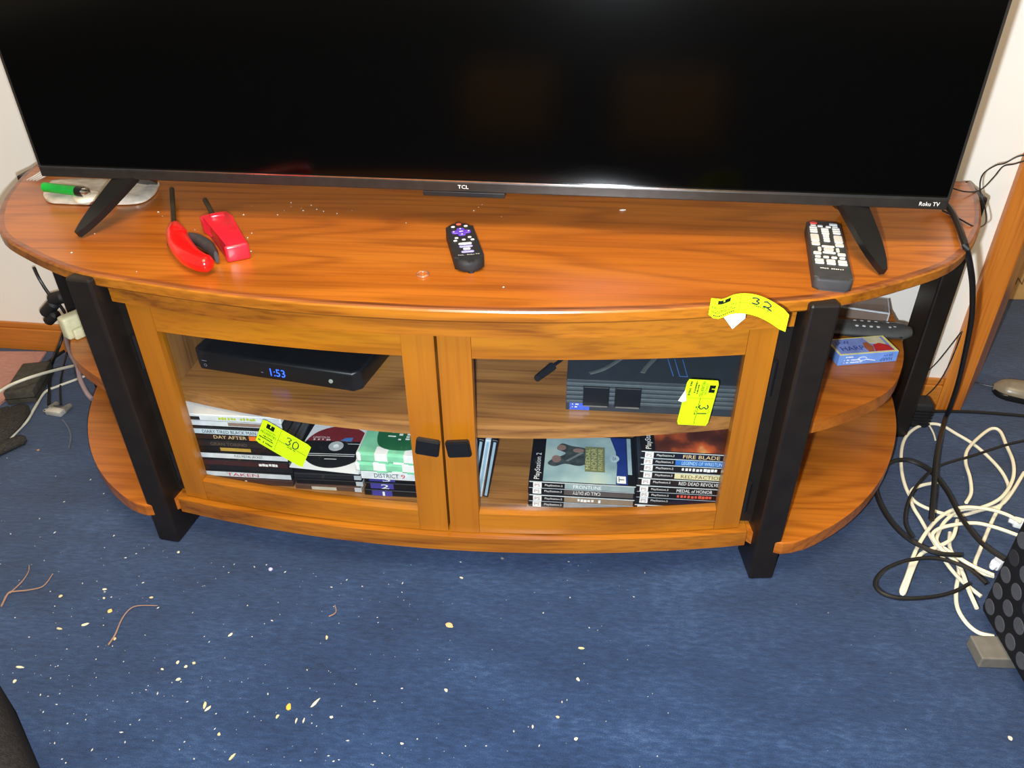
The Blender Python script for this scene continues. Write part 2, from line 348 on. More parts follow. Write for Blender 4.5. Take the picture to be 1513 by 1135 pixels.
# doors
def door(s):
    xo, xi = s*.4785, s*.0022
    z0, z1 = .0985, .4825
    X = lambda a: sorted(a)
    fr = bmesh.new(); a, b_ = X((xo, s*.437)); fr = strip(a, b_, z0, z1, dy, .02, 3)
    d = obj('door', fr, W_STILE, stand)
    a, b_ = X((xi, s*.050)); obj('stile', strip(a, b_, z0, z1, dy, .02, 3), W_STILE, d)
    a, b_ = X((s*.4366, s*.0504))
    obj('rail', strip(a, b_, .439, z1-.0006, lambda x: dy(x)+.0007, .0185, 14), W_RAIL, d)
    obj('rail', strip(a, b_, z0+.0006, .140, lambda x: dy(x)+.0007, .0185, 14), W_RAIL, d)
    obj('glass_pane', strip(a, b_, .140, .439, lambda x: dy(x)+.0115, .003, 14), M_GLASS, d)
    kx = -.0195 if s < 0 else .0275; ang = R(9) if s < 0 else R(-7)
    k = bmesh.new(); bmesh.ops.create_cube(k, size=1)
    bmesh.ops.transform(k, matrix=Matrix.Diagonal((.036, .009, .031, 1)), verts=k.verts[:])
    bmesh.ops.bevel(k, geom=k.edges[:], offset=.002, segments=2, affect='EDGES')
    bmesh.ops.transform(k, matrix=Matrix.Translation((kx, -.071, .292)) @ Matrix.Rotation(R(4), 4, 'X') @ Matrix.Rotation(ang, 4, 'Y'), verts=k.verts[:])
    k = bx(kx-.005, kx+.005, -.069, dy(kx)+.001, .278, .287, .002, bm=k)
    kn = obj('knob', k, M_BLK, d); kn['label'] = 'black square metal knob'
    for zz in (.395, .165):
        h = bx(min(s*.4795, s*.488), max(s*.4795, s*.488), .002, .012, zz-.028, zz+.028, .002)
        h = sweep([(s*.483, .001, zz-.03), (s*.483, .001, zz+.03)], .004, n=8, bm=h, upv=Vector((0, 1, 0)))
        obj('hinge', h, M_BLK, d)
    return d
door(-1); door(1)
# ------------------------------------------------------------------ television
tva = math.atan2(WD.y, WD.x)
TX, TY, TW, TZ0, TH = .0105, .1925, 1.432, .5955, .835
tv = thing('television', 'large black flat television standing on two splayed feet on the stand', 'television', (TX, TY, ZT), (0, 0, tva))
q0, q1 = TZ0-ZT, TZ0-ZT+TH
h = TW/2
obj('housing', bx(-h, h, .004, .03, q0, q1, .003), M_BLK, tv)
obj('rear_case', bx(-h*.72, h*.72, .03, .075, q0+.03, q0+.5, .012, 3), M_BLKM, tv)
obj('screen', bx(-h+.003, h-.003, .0, .0045, q0+.018, q1-.003), M_SCREEN, tv)
bz = obj('bezel', bx(-h, h, -.003, .012, q0, q0+.0165, .0018), M_SILVER, tv)
obj('bezel_line', bx(-h, h, -.0035, .004, q0+.0165, q0+.0185), M_CHROME, bz)
obj('side_bezel', bx(-h-.0005, -h+.003, -.001, .02, q0+.0185, q1), M_SILVER, tv)
obj('side_bezel', bx(h-.003, h+.0005, -.001, .02, q0+.0185, q1), M_SILVER, tv)
obj('side_bezel', bx(-h, h, -.001, .02, q1-.003, q1+.001), M_SILVER, tv)
obj('receiver_housing', prism([(-.065, -.003), (.065, -.003), (.065, .02), (-.065, .02)], q0-.008, q0, .001), M_BLK, tv)
fn = frame((0, -.0031, q0), (1, 0, 0), (0, 0, 1))
t = obj('lettering', text_bm('TCL', fn, -.0085, .0085, .0058, .0115), M_WHITE, tv); t['label'] = 'white maker lettering'
t = obj('lettering', text_bm('Roku TV', fn, h-.040, h-.012, .0055, .0115), M_WHITE, tv)
for s, fx in ((-1, -.572), (1, .583)):
    def blade(tip, top):
        a, b_ = Vector(top), Vector(tip); P = [a+(b_-a)*k/8 for k in range(9)]
        ww = [.024, .023, .022, .0205, .019, .017, .014, .010, .004]
        for k, p in enumerate(P): p.z = a.z+(b_.z-a.z)*(k/8)**1.0
        b = bmesh.new(); d = (b_-a).normalized(); side = Vector((-d.y, d.x, 0)).normalized(); rows = []
        nrm = d.cross(side).normalized(); nrm = nrm if nrm.z > 0 else -nrm
        for p, q in zip(P, ww):
            rows.append([b.verts.new(p+side*q+nrm*.000), b.verts.new(p-side*q*.75), b.verts.new(p-side*q*.75-nrm*.011), b.verts.new(p+side*q-nrm*.011)])
        for A, C in zip(rows, rows[1:]):
            for k in range(4): b.faces.new((A[k], A[(k+1) % 4], C[(k+1) % 4], C[k]))
        b.faces.new(rows[0]); b.faces.new(rows[-1][::-1]); return b
    ft = obj('foot', blade((fx+s*.033, -.108, .0125), (fx, .008, q0+.006)), M_BLK, tv)
    obj('rear_prong', blade((fx+s*.033, .14, .0125), (fx, .022, q0+.006)), M_BLK, ft)
# ------------------------------------------------------------------ things on the top
def on_top(u, v, dz=0): return pz(u, v, ZT+dz)
def oriented(name, label, cat, pa, pb, z, group=None):
    """thing lying on a plane between two pixels: local +y runs from pb to pa"""
    A, B = pz(*pa, z), pz(*pb, z); d = A-B
    return thing(name, label, cat, ((A.x+B.x)/2, (A.y+B.y)/2, z), (0, 0, math.atan2(-d.x, d.y)), group), d.length
def pill(bm, x, y, wd, ht, z0, z1, r=None, bev=.0006):
    return prism(rrect(wd, ht, r or min(wd, ht)*.45, 3, x, y), z0, z1, bev, 1, bm)
# small streaming remote
rm, L = oriented('streaming_remote', 'small black remote control with purple direction pad in the middle of the top', 'remote', (677, 344), (697, 405), ZT)
L = .150; wd = .043
body = prism(rrect(wd, L, .019, 8), .0, .0188, .007, 4); obj('body', body, M_BLKM, rm, True)
M_PUR = plain('purple_rubber', (96, 62, 196), .45); M_REDB = plain('red_rubber', (236, 84, 70), .45); M_LAV = plain('lavender_rubber', (150, 148, 214), .45)
zb, zt = .0185, .0203
obj('button', pill(None, 0, .064, .008, .006, zb, zt), M_REDB, rm)['label'] = 'red power button'
for x, y in ((-.010, .055), (.010, .055)): obj('button', pill(None, x, y, .006, .004, zb, zt), M_WHITE, rm)
dp = pill(None, 0, .033, .030, .011, zb, zt, .004); dp = pill(dp, 0, .033, .012, .028, zb, zt+.0002, .004)
dpo = obj('direction_pad', dp, M_PUR, rm); dpo['label'] = 'purple direction pad'
mk = pill(None, 0, .033, .006, .0022, zt, zt+.0006)
for x, y in ((0, .0435), (0, .0225), (-.0115, .033), (.0115, .033)): mk = pill(mk, x, y, .0026, .0026, zt, zt+.0006)
obj('direction_marks', mk, M_WHITE, dpo)
for x, y in ((-.010, .011), (.010, .011), (-.013, .001), (0, .003), (.013, .001)): obj('button', pill(None, x, y, .0055, .0035, zb, zt), M_WHITE, rm)
for y, m_, ww in ((-.012, M_WHITE, .020), (-.022, M_LAV, .020), (-.031, M_WHITE, .011), (-.041, M_LAV, .019)): obj('button', pill(None, 0, y, ww, .0055, zb, zt), m_, rm)
fn = frame((0, 0, .0192), (1, 0, 0), (0, 1, 0)); obj('lettering', text_bm('TCL · Roku TV', fn, -.016, .016, -.0535, -.0505), M_WHITE, rm)
# grey-button remote
rm, L = oriented('player_remote', 'dark grey remote control crowded with pale grey buttons beside the right television foot', 'remote', (1212, 341), (1229, 434), ZT)
L = .210; wd = .050; obj('body', prism(rrect(wd, L, .007, 5), 0, .018, .005, 4), M_DGREY, rm, True)
M_LG = plain('pale_grey_rubber', (206, 208, 206), .5); zb, zt = .0175, .0198
obj('button', pill(None, -.015, .094, .011, .008, zb, zt), M_REDB, rm)['label'] = 'red power button'
obj('button', pill(None, .014, .093, .012, .006, zb, zt, .001), M_LG, rm)
for x, y in ((-.016, .084), (-.006, .083), (.006, .082), (.016, .084)): obj('button', pill(None, x, y, .008, .005, zb, zt, .0012), M_LG, rm)
for k in range(3):
    for x, dy_ in ((-.0165, 0), (0, -.004), (.0165, 0)): obj('button', pill(None, x, .076-.0085*k+dy_, .011, .006, zb, zt, .0012), M_LG, rm)
for k in range(3): obj('button', pill(None, 0, .046-.0095*k, .009, .006, zb, zt, .0012), M_LG, rm)
for x in (-.0165, .0165):
    obj('button', pill(None, x, .035, .012, .026, zb, zt, .002), M_LG, rm); obj('button', pill(None, x, .013, .012, .010, zb, zt, .002), M_LG, rm)
obj('button', pill(None, 0, -.006, .014, .013, zb, zt, .005), M_LG, rm)
for x, y, a_, b_ in ((0, .005, .018, .0045), (0, -.017, .018, .0045), (-.0125, -.006, .0048, .013), (.0125, -.006, .0048, .013)): obj('button', pill(None, x, y, a_, b_, zb, zt), M_LG, rm)
for x, y in ((-.0165, -.021), (.0165, -.021)): obj('button', pill(None, x, y, .011, .008, zb, zt, .002), M_LG, rm)
for k in range(4): obj('button', pill(None, -.0165+.011*k, -.0335, .008, .0055, zb, zt, .0018), M_LG, rm)
for k in range(2):
    for x in (-.0155, 0, .0155): obj('button', pill(None, x, -.0455-.0085*k, .012, .0065, zb, zt, .0012), M_LG, rm)
fn = frame((0, 0, .0182), (1, 0, 0), (0, 1, 0)); obj('lettering', smudge(fn, -.016, .016, -.0735, -.070), M_WHITE, rm)
# utility lighters
M_RED = plain('red_plastic', (238, 22, 20), .22, .5, coat=.3); M_CRIM = plain('crimson_plastic', (214, 34, 52), .28, .5, coat=.2)
M_TUBE = plain('dark_tube', (58, 50, 38), .45, .4, metal=.3)
def world_lighter(name, label, cat, origin_px):
    o = on_top(*origin_px); return thing(name, label, cat, (o.x, o.y, ZT)), Vector((o.x, o.y, ZT))
lt, o = world_lighter('utility_lighter', 'glossy red curved utility lighter with black trigger guard and long dark nozzle', 'lighter', (275, 365))
P = [on_top(u, v, .016)-o for u, v in ((259, 333), (262, 348), (268, 363), (281, 379), (298, 388), (314, 390))]
P = catmull(P, 6); n_ = len(P)
ra = [(.0135+.004*math.sin(math.pi*min(1, 1.1*i/(n_-1)))) * (min(1, .62+i*.08) if i < 5 else (1 if i < n_-4 else (1-.16*(i-n_+4)**1.25))) for i in range(n_)]
obj('body', sweep(P, ra, [r*.9 for r in ra], 14), M_RED, lt, True)
obj('nozzle', sweep([on_top(254, 280, .014)-o, on_top(257, 334, .016)-o], .0042, n=12), M_TUBE, lt, True)
g = catmull([on_top(*p, .012)-o for p in ((281, 352), (296, 356), (311, 367), (320, 380))], 6)
obj('trigger_guard', sweep(g, [.003+.006*math.sin(math.pi*i/(len(g)-1)) for i in range(len(g))], .010, 10), M_DGREY, lt, True)
obj('trigger', sweep(catmull([on_top(*p, .012)-o for p in ((250, 356), (250, 362), (255, 368))], 4), .003, n=8), M_BLK, lt, True)
sl = on_top(264, 343, .028)-o
obj('safety_slide', bx(sl.x-.010, sl.x+.010, sl.y-.008, sl.y+.008, sl.z-.008, sl.z+.003, .003), M_RED, lt, True)
lt, o = world_lighter('utility_lighter', 'crimson square-bodied utility lighter with short slanted dark nozzle', 'lighter', (340, 362))
A = on_top(322, 336, 0)-o; B = on_top(349, 387, 0)-o; d = (B-A); d.z = 0; L = d.length; ang = math.atan2(d.y, d.x)
lt.rotation_euler = (0, 0, ang); inv = Matrix.Rotation(-ang, 3, 'Z'); A = inv @ A
b = prism([(A.x, -.023), (A.x, .016), (A.x+.03, .019), (A.x+L, .019), (A.x+L, -.016), (A.x+.035, -.018), (A.x+.02, -.028), (A.x+.006, -.029)], .0, .026, .0)
bmesh.ops.bevel(b, geom=b.edges[:], offset=.004, segments=3, affect='EDGES', profile=.5); obj('body', b, M_CRIM, lt, True)
obj('safety_slide', bx(A.x+.012, A.x+.026, -.014, .008, .024, .030, .002), M_CRIM, lt, True)
n0 = inv @ (on_top(303, 296, .014)-o); n1 = inv @ (on_top(324, 334, .014)-o)
obj('nozzle', sweep([n0, n1], .0042, n=12), M_TUBE, lt, True)
# ring
o = on_top(625, 407); b = bmesh.new()
pts = [(.0085*math.cos(2*math.pi*k/28), .0085*math.sin(2*math.pi*k/28), .0018) for k in range(29)]
tag(obj('finger_ring', sweep(pts, .0014, .0018, 8, caps=False), plain('rose_metal', (226, 176, 140), .15, .5, metal=.8), None, True, (o.x, o.y, ZT)), 'thin shiny ring lying on the top beside the small remote', 'ring')
# plastic-wrapped parcel, green pen, fork
M_BAG = plain('cloudy_plastic', (226, 214, 196), .22, .6, var=.2, scale=45, bump=.6, bscale=60, alpha=.82)
def pillow(pxs, z0, hgt, m, seedv):
    pl = [pz(u, v, ZT) for u, v in pxs]; c = sum(pl, Vector())/len(pl); b = bmesh.new(); ring = catmull(pl, 6, True); rows = []
    for f_, hz in ((1.0, .15), (1.0, .45), (.93, .8), (.75, .98), (.5, 1.0), (.25, 1.0)):
        r_ = []
        for p in ring:
            q = c+(p-c)*f_; w_ = noise.noise(Vector((q.x*60, q.y*60, seedv)))*.22
            r_.append(b.verts.new((q.x-c.x, q.y-c.y, z0+hgt*max(.05, hz+w_*(1 if f_ < .98 else .2)))))
        rows.append(r_)
    n = len(ring)
    for A_, C_ in zip(rows, rows[1:]):
        for i in range(n): b.faces.new((A_[i], A_[(i+1) % n], C_[(i+1) % n], C_[i]))
    b.faces.new(rows[-1]); b.faces.new(rows[0][::-1])
    return b, c
b, c = pillow(((66, 288), (72, 300), (100, 303), (150, 304), (200, 303), (222, 295), (234, 280), (228, 271), (150, 270), (80, 272)), 0, .012, M_BAG, 3)
bag = tag(obj('plastic_parcel', b, M_BAG, None, True, (c.x, c.y, ZT)), 'crumpled clear plastic parcel under the left television foot', 'plastic bag')
b, c2 = pillow(((110, 300), (118, 308), (135, 307), (152, 303), (150, 294), (128, 294)), .009, .008, M_PAPER, 9)
obj('white_fold', b, plain('cream_plastic', (246, 232, 208), .35), bag, True, (c2.x-c.x, c2.y-c.y, 0))
p0 = pz(66, 276, ZT+.024); p1 = pz(114, 282, ZT+.024); dd = p1-p0
pn = thing('green_pen', 'thick green pen with black and chrome end lying on the plastic parcel', 'pen', ((p0.x+p1.x)/2, (p0.y+p1.y)/2, ZT+.0145), (0, 0, math.atan2(dd.y, dd.x)))
Lp = dd.length
obj('barrel', sweep([(-Lp/2-.002, 0, .009), (-Lp/2, 0, .009)]+[(-Lp/2+Lp*k/10, 0, .009) for k in range(1, 11)], [.003]+[.0085]*11, n=14), plain('green_plastic', (14, 178, 60), .4, bump=.5, bscale=300), pn, True)
obj('grip_band', sweep([(Lp/2, 0, .009), (Lp/2+.014, 0, .009)], .0088, n=14), M_BLK, pn, True)
obj('clicker', sweep([(Lp/2+.014, 0, .009), (Lp/2+.022, 0, .009), (Lp/2+.0245, 0, .009)], [.0078, .0074, .003], n=14), M_CHROME, pn, True)
a = pz(66, 251, ZT+.012); fk = thing('fork', 'steel dinner fork with tines up beside the left edge of the television', 'fork', (a.x, a.y, ZT), (0, 0, R(174)))
fk.scale = (1.15,)*3; M_FORK = plain('steel', (226, 224, 218), .25, .6, metal=.25)
for k in range(4): obj('tine', sweep([(.006*k-.009, .034, .0045), (.006*k-.009, .018, .0045), (.006*k-.009, 0, .006)], [.0008, .0013, .0016], n=6), M_FORK, fk, True)
obj('neck', prism([(-.0115, .001), (.0115, .001), (.010, -.016), (.004, -.028), (-.004, -.028), (-.010, -.016)], .004, .0075, .001), M_FORK, fk, True)
obj('handle', sweep([(0, -.026, .0055), (0, -.045, .008), (0, -.085, .004)], [.0035, .0035, .007], [.0018]*3, 8), M_FORK, fk, True)
# ------------------------------------------------------------------ lot tags
def lot_tag(label, fn, wd, ht, num, flap, flat_under=None):
    """fn(u,v,h): tag surface, u along the long side 0..wd, v 0..ht"""
    o = fn(wd/2, ht/2); T = Matrix.Translation(-o)
    F = lambda u, v, h=0.0: fn(u, v, h)-o
    root = bmesh.new(); nu = 14
    r_ = .004; g = []
    b = bmesh.new()
    for i in range(nu+1):
        u = wd*i/nu; e = r_ if i in (0, nu) else 0
        g.append([(b.verts.new(F(u, 0+e*.6, 0)), b.verts.new(F(u, ht-e*.6, 0)), b.verts.new(F(u, ht-e*.6, .0004)), b.verts.new(F(u, e*.6, .0004)))])
    g = [x[0] for x in g]
    for A_, C_ in zip(g, g[1:]):
        for k in range(4): b.faces.new((A_[k], A_[(k+1) % 4], C_[(k+1) % 4], C_[k]))
    b.faces.new(g[0][::-1]); b.faces.new(g[-1])
    t = tag(obj('lot_tag', b, M_TAG, None, False, o), label, 'tag')
    s = wd*.36; hh = .0008
    ink = None
    for i_, (u0, u1, v0, v1) in enumerate(((.10, .17, .80, .93), (.10, .21, .74, .82), (.19, .26, .78, .93), (.21, .26, .74, .86))):
        ink = quad(lambda u, v: F(u, v, hh), u0*wd, u1*wd, v0*ht, v1*ht, 2, 1, ink)
    obj('emblem', ink, M_INK, t)
    ink = text_bm('JOHNSON', F, .07*wd, .31*wd, .60*ht, .69*ht, hh); ink = text_bm('PROPERTIES', F, .03*wd, .35*wd, .48*ht, .58*ht, hh, ink)
    ink = smudge(F, .10*wd, .30*wd, .37*ht, .42*ht, hh, ink); ink = smudge(F, .03*wd, .34*wd, .28*ht, .34*ht, hh, ink)
    ink = smudge(F, .04*wd, .34*wd, .11*ht, .19*ht, hh, ink, 12)
    ink = text_bm('LOT #', F, .62*wd, .72*wd, .88*ht, .93*ht, hh, ink); ink = smudge(F, .57*wd, .76*wd, .46*ht, .51*ht, hh, ink, 8)
    obj('lettering', ink, M_INK, t)
    ln = quad(lambda u, v: F(u, v, hh), .385*wd, .39*wd, .06*ht, .97*ht, 1, 1); ln = quad(lambda u, v: F(u, v, hh), .39*wd, .97*wd, .535*ht, .55*ht, 10, 1, ln)
    obj('ruled_line', ln, M_INK, t)
    strokes = {'3': [[(0, .85), (.35, 1), (.7, .85), (.45, .55), (.75, .35), (.5, .05), (.05, .1)]], '0': [[(.35, 1), (.05, .7), (.1, .2), (.45, 0), (.85, .3), (.8, .8), (.4, 1), (.25, .9)]],
               '1': [[(.4, 1), (.45, 0)]], '2': [[(.05, .8), (.4, 1), (.8, .75), (.6, .3), (.1, .05), (.3, .2), (.95, .0)]]}
    pen = None
    for k, ch in enumerate(num):
        for st in strokes[ch]:
            pts = catmull([(x, y, 0) for x, y in st], 5)
            pts = [F((.53+.14*k+.125*p.x)*wd, (.56+.30*p.y)*ht, .0009) for p in pts]
            pen = sweep(pts, .0009, .0004, 6, pen, upv=(F(wd/2, ht/2, .01)-F(wd/2, ht/2, 0)).normalized())
    obj('handwritten_number', pen, plain('pen_ink', (20, 12, 18), .5), t)
    if flap:
        b = bmesh.new(); vs = [b.verts.new(Vector(p)-o) for p in flap]; b.faces.new(vs)
        e = bmesh.ops.extrude_face_region(b, geom=b.faces[:]); bmesh.ops.translate(b, verts=[v for v in e['geom'] if isinstance(v, bmesh.types.BMVert)], vec=(0, -.0005, 0))
        obj('backing_paper', b, M_PAPER, t)['label'] = 'white backing paper peeking out'
    return t
def door_frame_fn(px00, px10, px01, y, out=.0):
    a, b, c = py(*px00, y), py(*px10, y), py(*px01, y)
    ux = (b-a); vy = (c-a); wd, ht = ux.length, vy.length; ux /= wd; vy /= ht
    def fn(u, v, h=0.0):
        p = a+ux*u+vy*v; p.y = dy(p.x)+.0112-.0012-h; return p
    return fn, wd, ht
f30, w30, h30 = door_frame_fn((375, 655), (447, 690), (388, 621), -.025)
lot_tag('lime paper tag numbered 30 stuck on the left glass door', f30, w30, h30, '30', None)
f31, w31, h31 = door_frame_fn((1016, 558), (999, 624), (1064, 565), -.008)
lot_tag('lime paper tag numbered 31 stuck sideways on the right glass door', f31, w31, h31, '31', [py(1013, 576, -.014), py(1002, 592, -.014), py(1008, 594, -.014), py(1014, 592, -.014)])
def fn32():
    def yy(x, e): return front_y(x)-.0015-e
    a = py(1046, 466, -.050); b = py(1153, 481, -.066); c = py(1051, 437, -.050)
    ux = (b-a); wd = ux.length*1.02; vy = c-a; ht = vy.length; ux = ux.normalized(); vy = vy.normalized()
    def fn(u, v, h=0.0):
        t = u/wd; p = a+ux*u+vy*v; p = p+Vector((0, -1, 0))*(.002+.028*max(0, t-.25)**1.6)+Vector((0, 0, 1))*(.013*math.sin(math.pi*min(1, max(0, (t-.12)/.88)))-.006*math.sin(math.pi*min(1, t/.3))*.5)
        p.y -= h; return p
    return fn, wd, ht
f32, w32, h32 = fn32()
lot_tag('curling lime paper tag numbered 32 stuck on the front edge of the top', f32, w32, h32, '32', [py(1066, 464, -.048), py(1082, 486, -.049), py(1101, 470, -.048), py(1102, 460, -.046)])
# ------------------------------------------------------------------ cases on the lower shelf
def case(name, label, x0, y0, z0, wd, dp, th, body, spine=None, title=None, tcol=M_WHITE, rot=0.0, group=None, t0=.3, t1=.9, cat='dvd case', ps=False, tv0=.25, tv1=.75, shear=0.0, upside=False):
    """flat case: front-left-bottom corner at x0,y0,z0"""
    r_ = thing(name, label, cat, (x0, y0, z0), (0, 0, rot), group)
    obj('shell', bx(0, wd, .0, dp, 0.0001, th-.0003, .0009, 1), body, r_)
    F = frame((0, -.0002, 0), (1, 0, 0), (0, 0, 1))
    if spine: obj('spine_sleeve', bx(.003 if not ps else wd*.34, wd-.003, -.0003, .002, th*.12, th*.86), spine, r_)
    if ps:
        obj('spine_emblem', bx(wd*.045, wd*.125, -.0004, .002, th*.06, th*.9), M_WHITE, r_)
        e = text_bm('PS', F, wd*.06, wd*.11, th*.25, th*.7, .0004); obj('emblem_print', e, plain('faded_red_print', (170, 120, 120), .5), r_)
        obj('platform_lettering', text_bm('PlayStation.2', F, wd*.155, wd*.32, th*.30, th*.68, .0003), M_WHITE, r_)
        obj('clear_sleeve_edge', bx(.002, wd-.001, -.0005, .001, th*.9, th*.97), M_GLOSS, r_)
    if title:
        G = F if not upside else frame((wd, -.0002, th), (-1, 0, 0), (0, 0, -1)); 
        if upside: t0, t1 = 1-t1, 1-t0
        hh = .0004 if not upside else .0004
        tb = smudge(G, wd*t0, wd*t1, th*tv0, th*tv1, hh) if title == '~' else text_bm(title, G, wd*t0, wd*t1, th*tv0, th*tv1, hh, shear=shear)
        obj('title_lettering', tb, tcol, r_)
    return r_
M_GLOSS = plain('clear_edge', (196, 204, 208), .15, .6)
def C_(n, c, r=.3): return plain(n, c, r, .5, var=.15, scale=40)
GR = 'film cases in the left stack'
zc = .1003; hgt = .0137
rows = [('dark brown film case at the bottom of the left stack', C_('brown_spine', (74, 52, 46)), C_('brown_spine', (74, 52, 46)), '~', M_WHITE, .42, .55),
        ('white film case titled TAKEN in spaced red letters', M_BLK, C_('white_spine', (222, 228, 232)), 'TAKEN', C_('red_print', (200, 50, 44)), .34, .66),
        ('plain black film case lying on the TAKEN case', M_BLKM, None, None, None, 0, 0),
        ('dark maroon film case with tiny white marks on its spine', M_BLK, C_('maroon_spine', (70, 40, 40)), '~', M_WHITE, .70, .93),
        ('white film case titled FULL METAL JACKET', M_BLK, C_('white_spine', (222, 228, 232)), 'FULL METAL JACKET', M_INK, .46, .74),
        ('black film case with a gold title band', M_BLK, C_('black_spine', (30, 26, 24)), None, None, 0, 0),
        ('dark brown film case with dim GRAN TORINO lettering', M_BLK, C_('dark_spine', (44, 36, 32)), 'GRAN TORINO', C_('dim_print', (106, 94, 80)), .26, .62),
        ('dark film case titled DAY AFTER with an orange glow picture', M_BLK, C_('dark_fire_spine', (52, 36, 28)), 'DAY AFTER', C_('cream_print', (236, 206, 150)), .30, .62),
        ('pale blue film case titled TIRED BLACK MAN', M_BLK, C_('paleblue_spine', (200, 216, 226)), 'DIARY TIRED BLACK MAN', M_INK, .22, .74),
        ('white film case with a brown strip on its spine', M_BLK, C_('white_spine', (222, 228, 232)), None, None, 0, 0),
        ('white film case with yellow-green lettering on top of the left stack', M_WHITE, C_('white_spine', (222, 228, 232)), '~', C_('lime_print', (190, 206, 60)), .40, .82)]
for i, (lb, body, sp, ti, tc_, a_, b_) in enumerate(rows):
    off = (0, .002, .004, 0, .003, .005, .002, .004, .001, .006, .003)[i]
    c = case('dvd_case', lb, -.478+off*.4, .034+off, zc, .183, .13, hgt, body, sp, ti, tc_, group=GR, t0=a_, t1=b_)
    if i == 5: obj('gold_band', bx(.06, .115, -.0006, .001, .003, .010), C_('gold_print', (196, 160, 70)), c)
    if i == 7: obj('glow_print', bx(.118, .140, -.0006, .001, .002, .0115), C_('orange_print', (240, 120, 40)), c)
    if i == 9: obj('brown_band', bx(.085, .15, -.0006, .001, .003, .010), C_('brown_print', (150, 124, 110)), c)
    if i == 10: obj('dark_band', bx(.0, .04, -.0006, .001, .002, .009), M_BLKM, c)
    zc += hgt
# middle pile: disc cases, paper sleeve and disc
zc = .1003
for i, (lb, m_) in enumerate((('brown disc case at the bottom of the middle pile', C_('brown_clear', (92, 66, 52))), ('black disc case lying on the brown disc case', M_BLK), ('black disc case in the middle of the middle pile', M_BLKM), ('black disc case directly under the paper sleeve', M_BLK))):
    r_ = thing('disc_case', lb, 'disc case', (-.290+.003*(i % 2), .030+.002*i, zc), (0, 0, R(.6*i)), 'disc cases in the middle pile')
    obj('shell', bx(0, .120, 0, .130, 0, .0105, .0008, 1), m_, r_); obj('clear_edge', bx(.108, .1205, -.0006, .01, .001, .010), M_GLOSS, r_)
    if i == 0: obj('label_print', bx(.03, .075, -.0006, .002, .0015, .008), C_('cream_label', (196, 188, 168)), r_)
    zc += .0112
sl = thing('paper_sleeve', 'white paper disc sleeve lying on the middle pile', 'sleeve', (-.228, .098, zc+.0005), (0, 0, R(-4)))
obj('sheet', bx(-.064, .064, -.068, .068, 0, .0015), M_PAPER, sl)
dsc = thing('optical_disc', 'black and red disc with silver hub lying on the white paper sleeve', 'disc', (-.229, .096, zc+.0022), (0, 0, R(2)))
def halfdisc(r0, r1, a0, a1, z0, z1, n=24):
    b = bmesh.new(); rw = []
    for k in range(n+1):
        a = R(a0+(a1-a0)*k/n); c_, s_ = math.cos(a), math.sin(a); rw.append([b.verts.new(p) for p in ((r0*c_, r0*s_, z0), (r1*c_, r1*s_, z0), (r1*c_, r1*s_, z1), (r0*c_, r0*s_, z1))])
    for A_, D_ in zip(rw, rw[1:]):
        for k in range(4): b.faces.new((A_[k], A_[(k+1) % 4], D_[(k+1) % 4], D_[k]))
    if a1-a0 < 359: b.faces.new(rw[0][::-1]); b.faces.new(rw[-1])
    return b
obj('black_face', halfdisc(.0135, .060, 0, 360, 0, .0012, 48), plain('disc_black', (30, 32, 32), .25), dsc)
seg = []
for k in range(25): a = R(14+152*k/24); seg.append((.0597*math.cos(a), .0597*math.sin(a)))
obj('red_face', prism(seg, .0012, .0014), plain('disc_red', (132, 44, 48), .3), dsc)
obj('blue_print', prism([(.004, .016), (.024, .014), (.026, .026), (.012, .024)], .0013, .0016), C_('blue_print', (70, 130, 200)), dsc)
obj('hub', halfdisc(.0055, .0135, 0, 360, 0, .0016, 28), plain('disc_hub', (200, 204, 204), .2), dsc)
F = frame((0, 0, .0013), (1, 0, 0), (0, 1, 0)); tb = text_bm('LINCOLN', F, -.048, -.018, .022, .027); tb = smudge(F, -.046, -.014, .0155, .0205, bm=tb)
for y_, a_, b_ in ((-.024, -.046, .04), (-.029, -.046, .04), (-.038, -.012, .01), (.006, .02, .052)): tb = quad(lambda u, v: Vector((u, v, .0018)), a_, b_, y_, y_+.0015, 1, 1, tb)
obj('lettering', tb, M_WHITE, dsc)
# right pile behind the left door
zc = .1003
for i, ch in enumerate('123'):
    c = case('dvd_case', 'black case with a purple label ' + ('at the bottom of its pile', 'between two like cases', 'directly under the white DISTRICT case')[i], -.163+.003*i, .024+.003*i, zc, .135, .15, .0136, M_BLK, None, None, group='purple-labelled cases')
    obj('purple_label', bx(.004+.01*(2-i)*.5, .05, -.0007, .002, .001, .0122), C_('purple_label', (70, 66, 150)), c)
    obj('number_lettering', text_bm(ch, frame((0, -.0009, 0), (1, 0, 0), (0, 0, 1)), (.028 if ch != '1' else .033), (.042 if ch != '1' else .037), .002, .0115), M_WHITE, c)
    zc += .0138
case('dvd_case', 'white film case titled DISTRICT 9 under the mint green books', -.163, .020, zc, .138, .17, .0185, M_WHITE, C_('white_spine', (222, 228, 232)), 'DISTRICT', M_INK, t0=.17, t1=.48)
zc += .0187
M_MINT = C_('mint_cover', (132, 206, 166), .35); M_DKG = C_('dark_green_label', (38, 104, 66), .35)
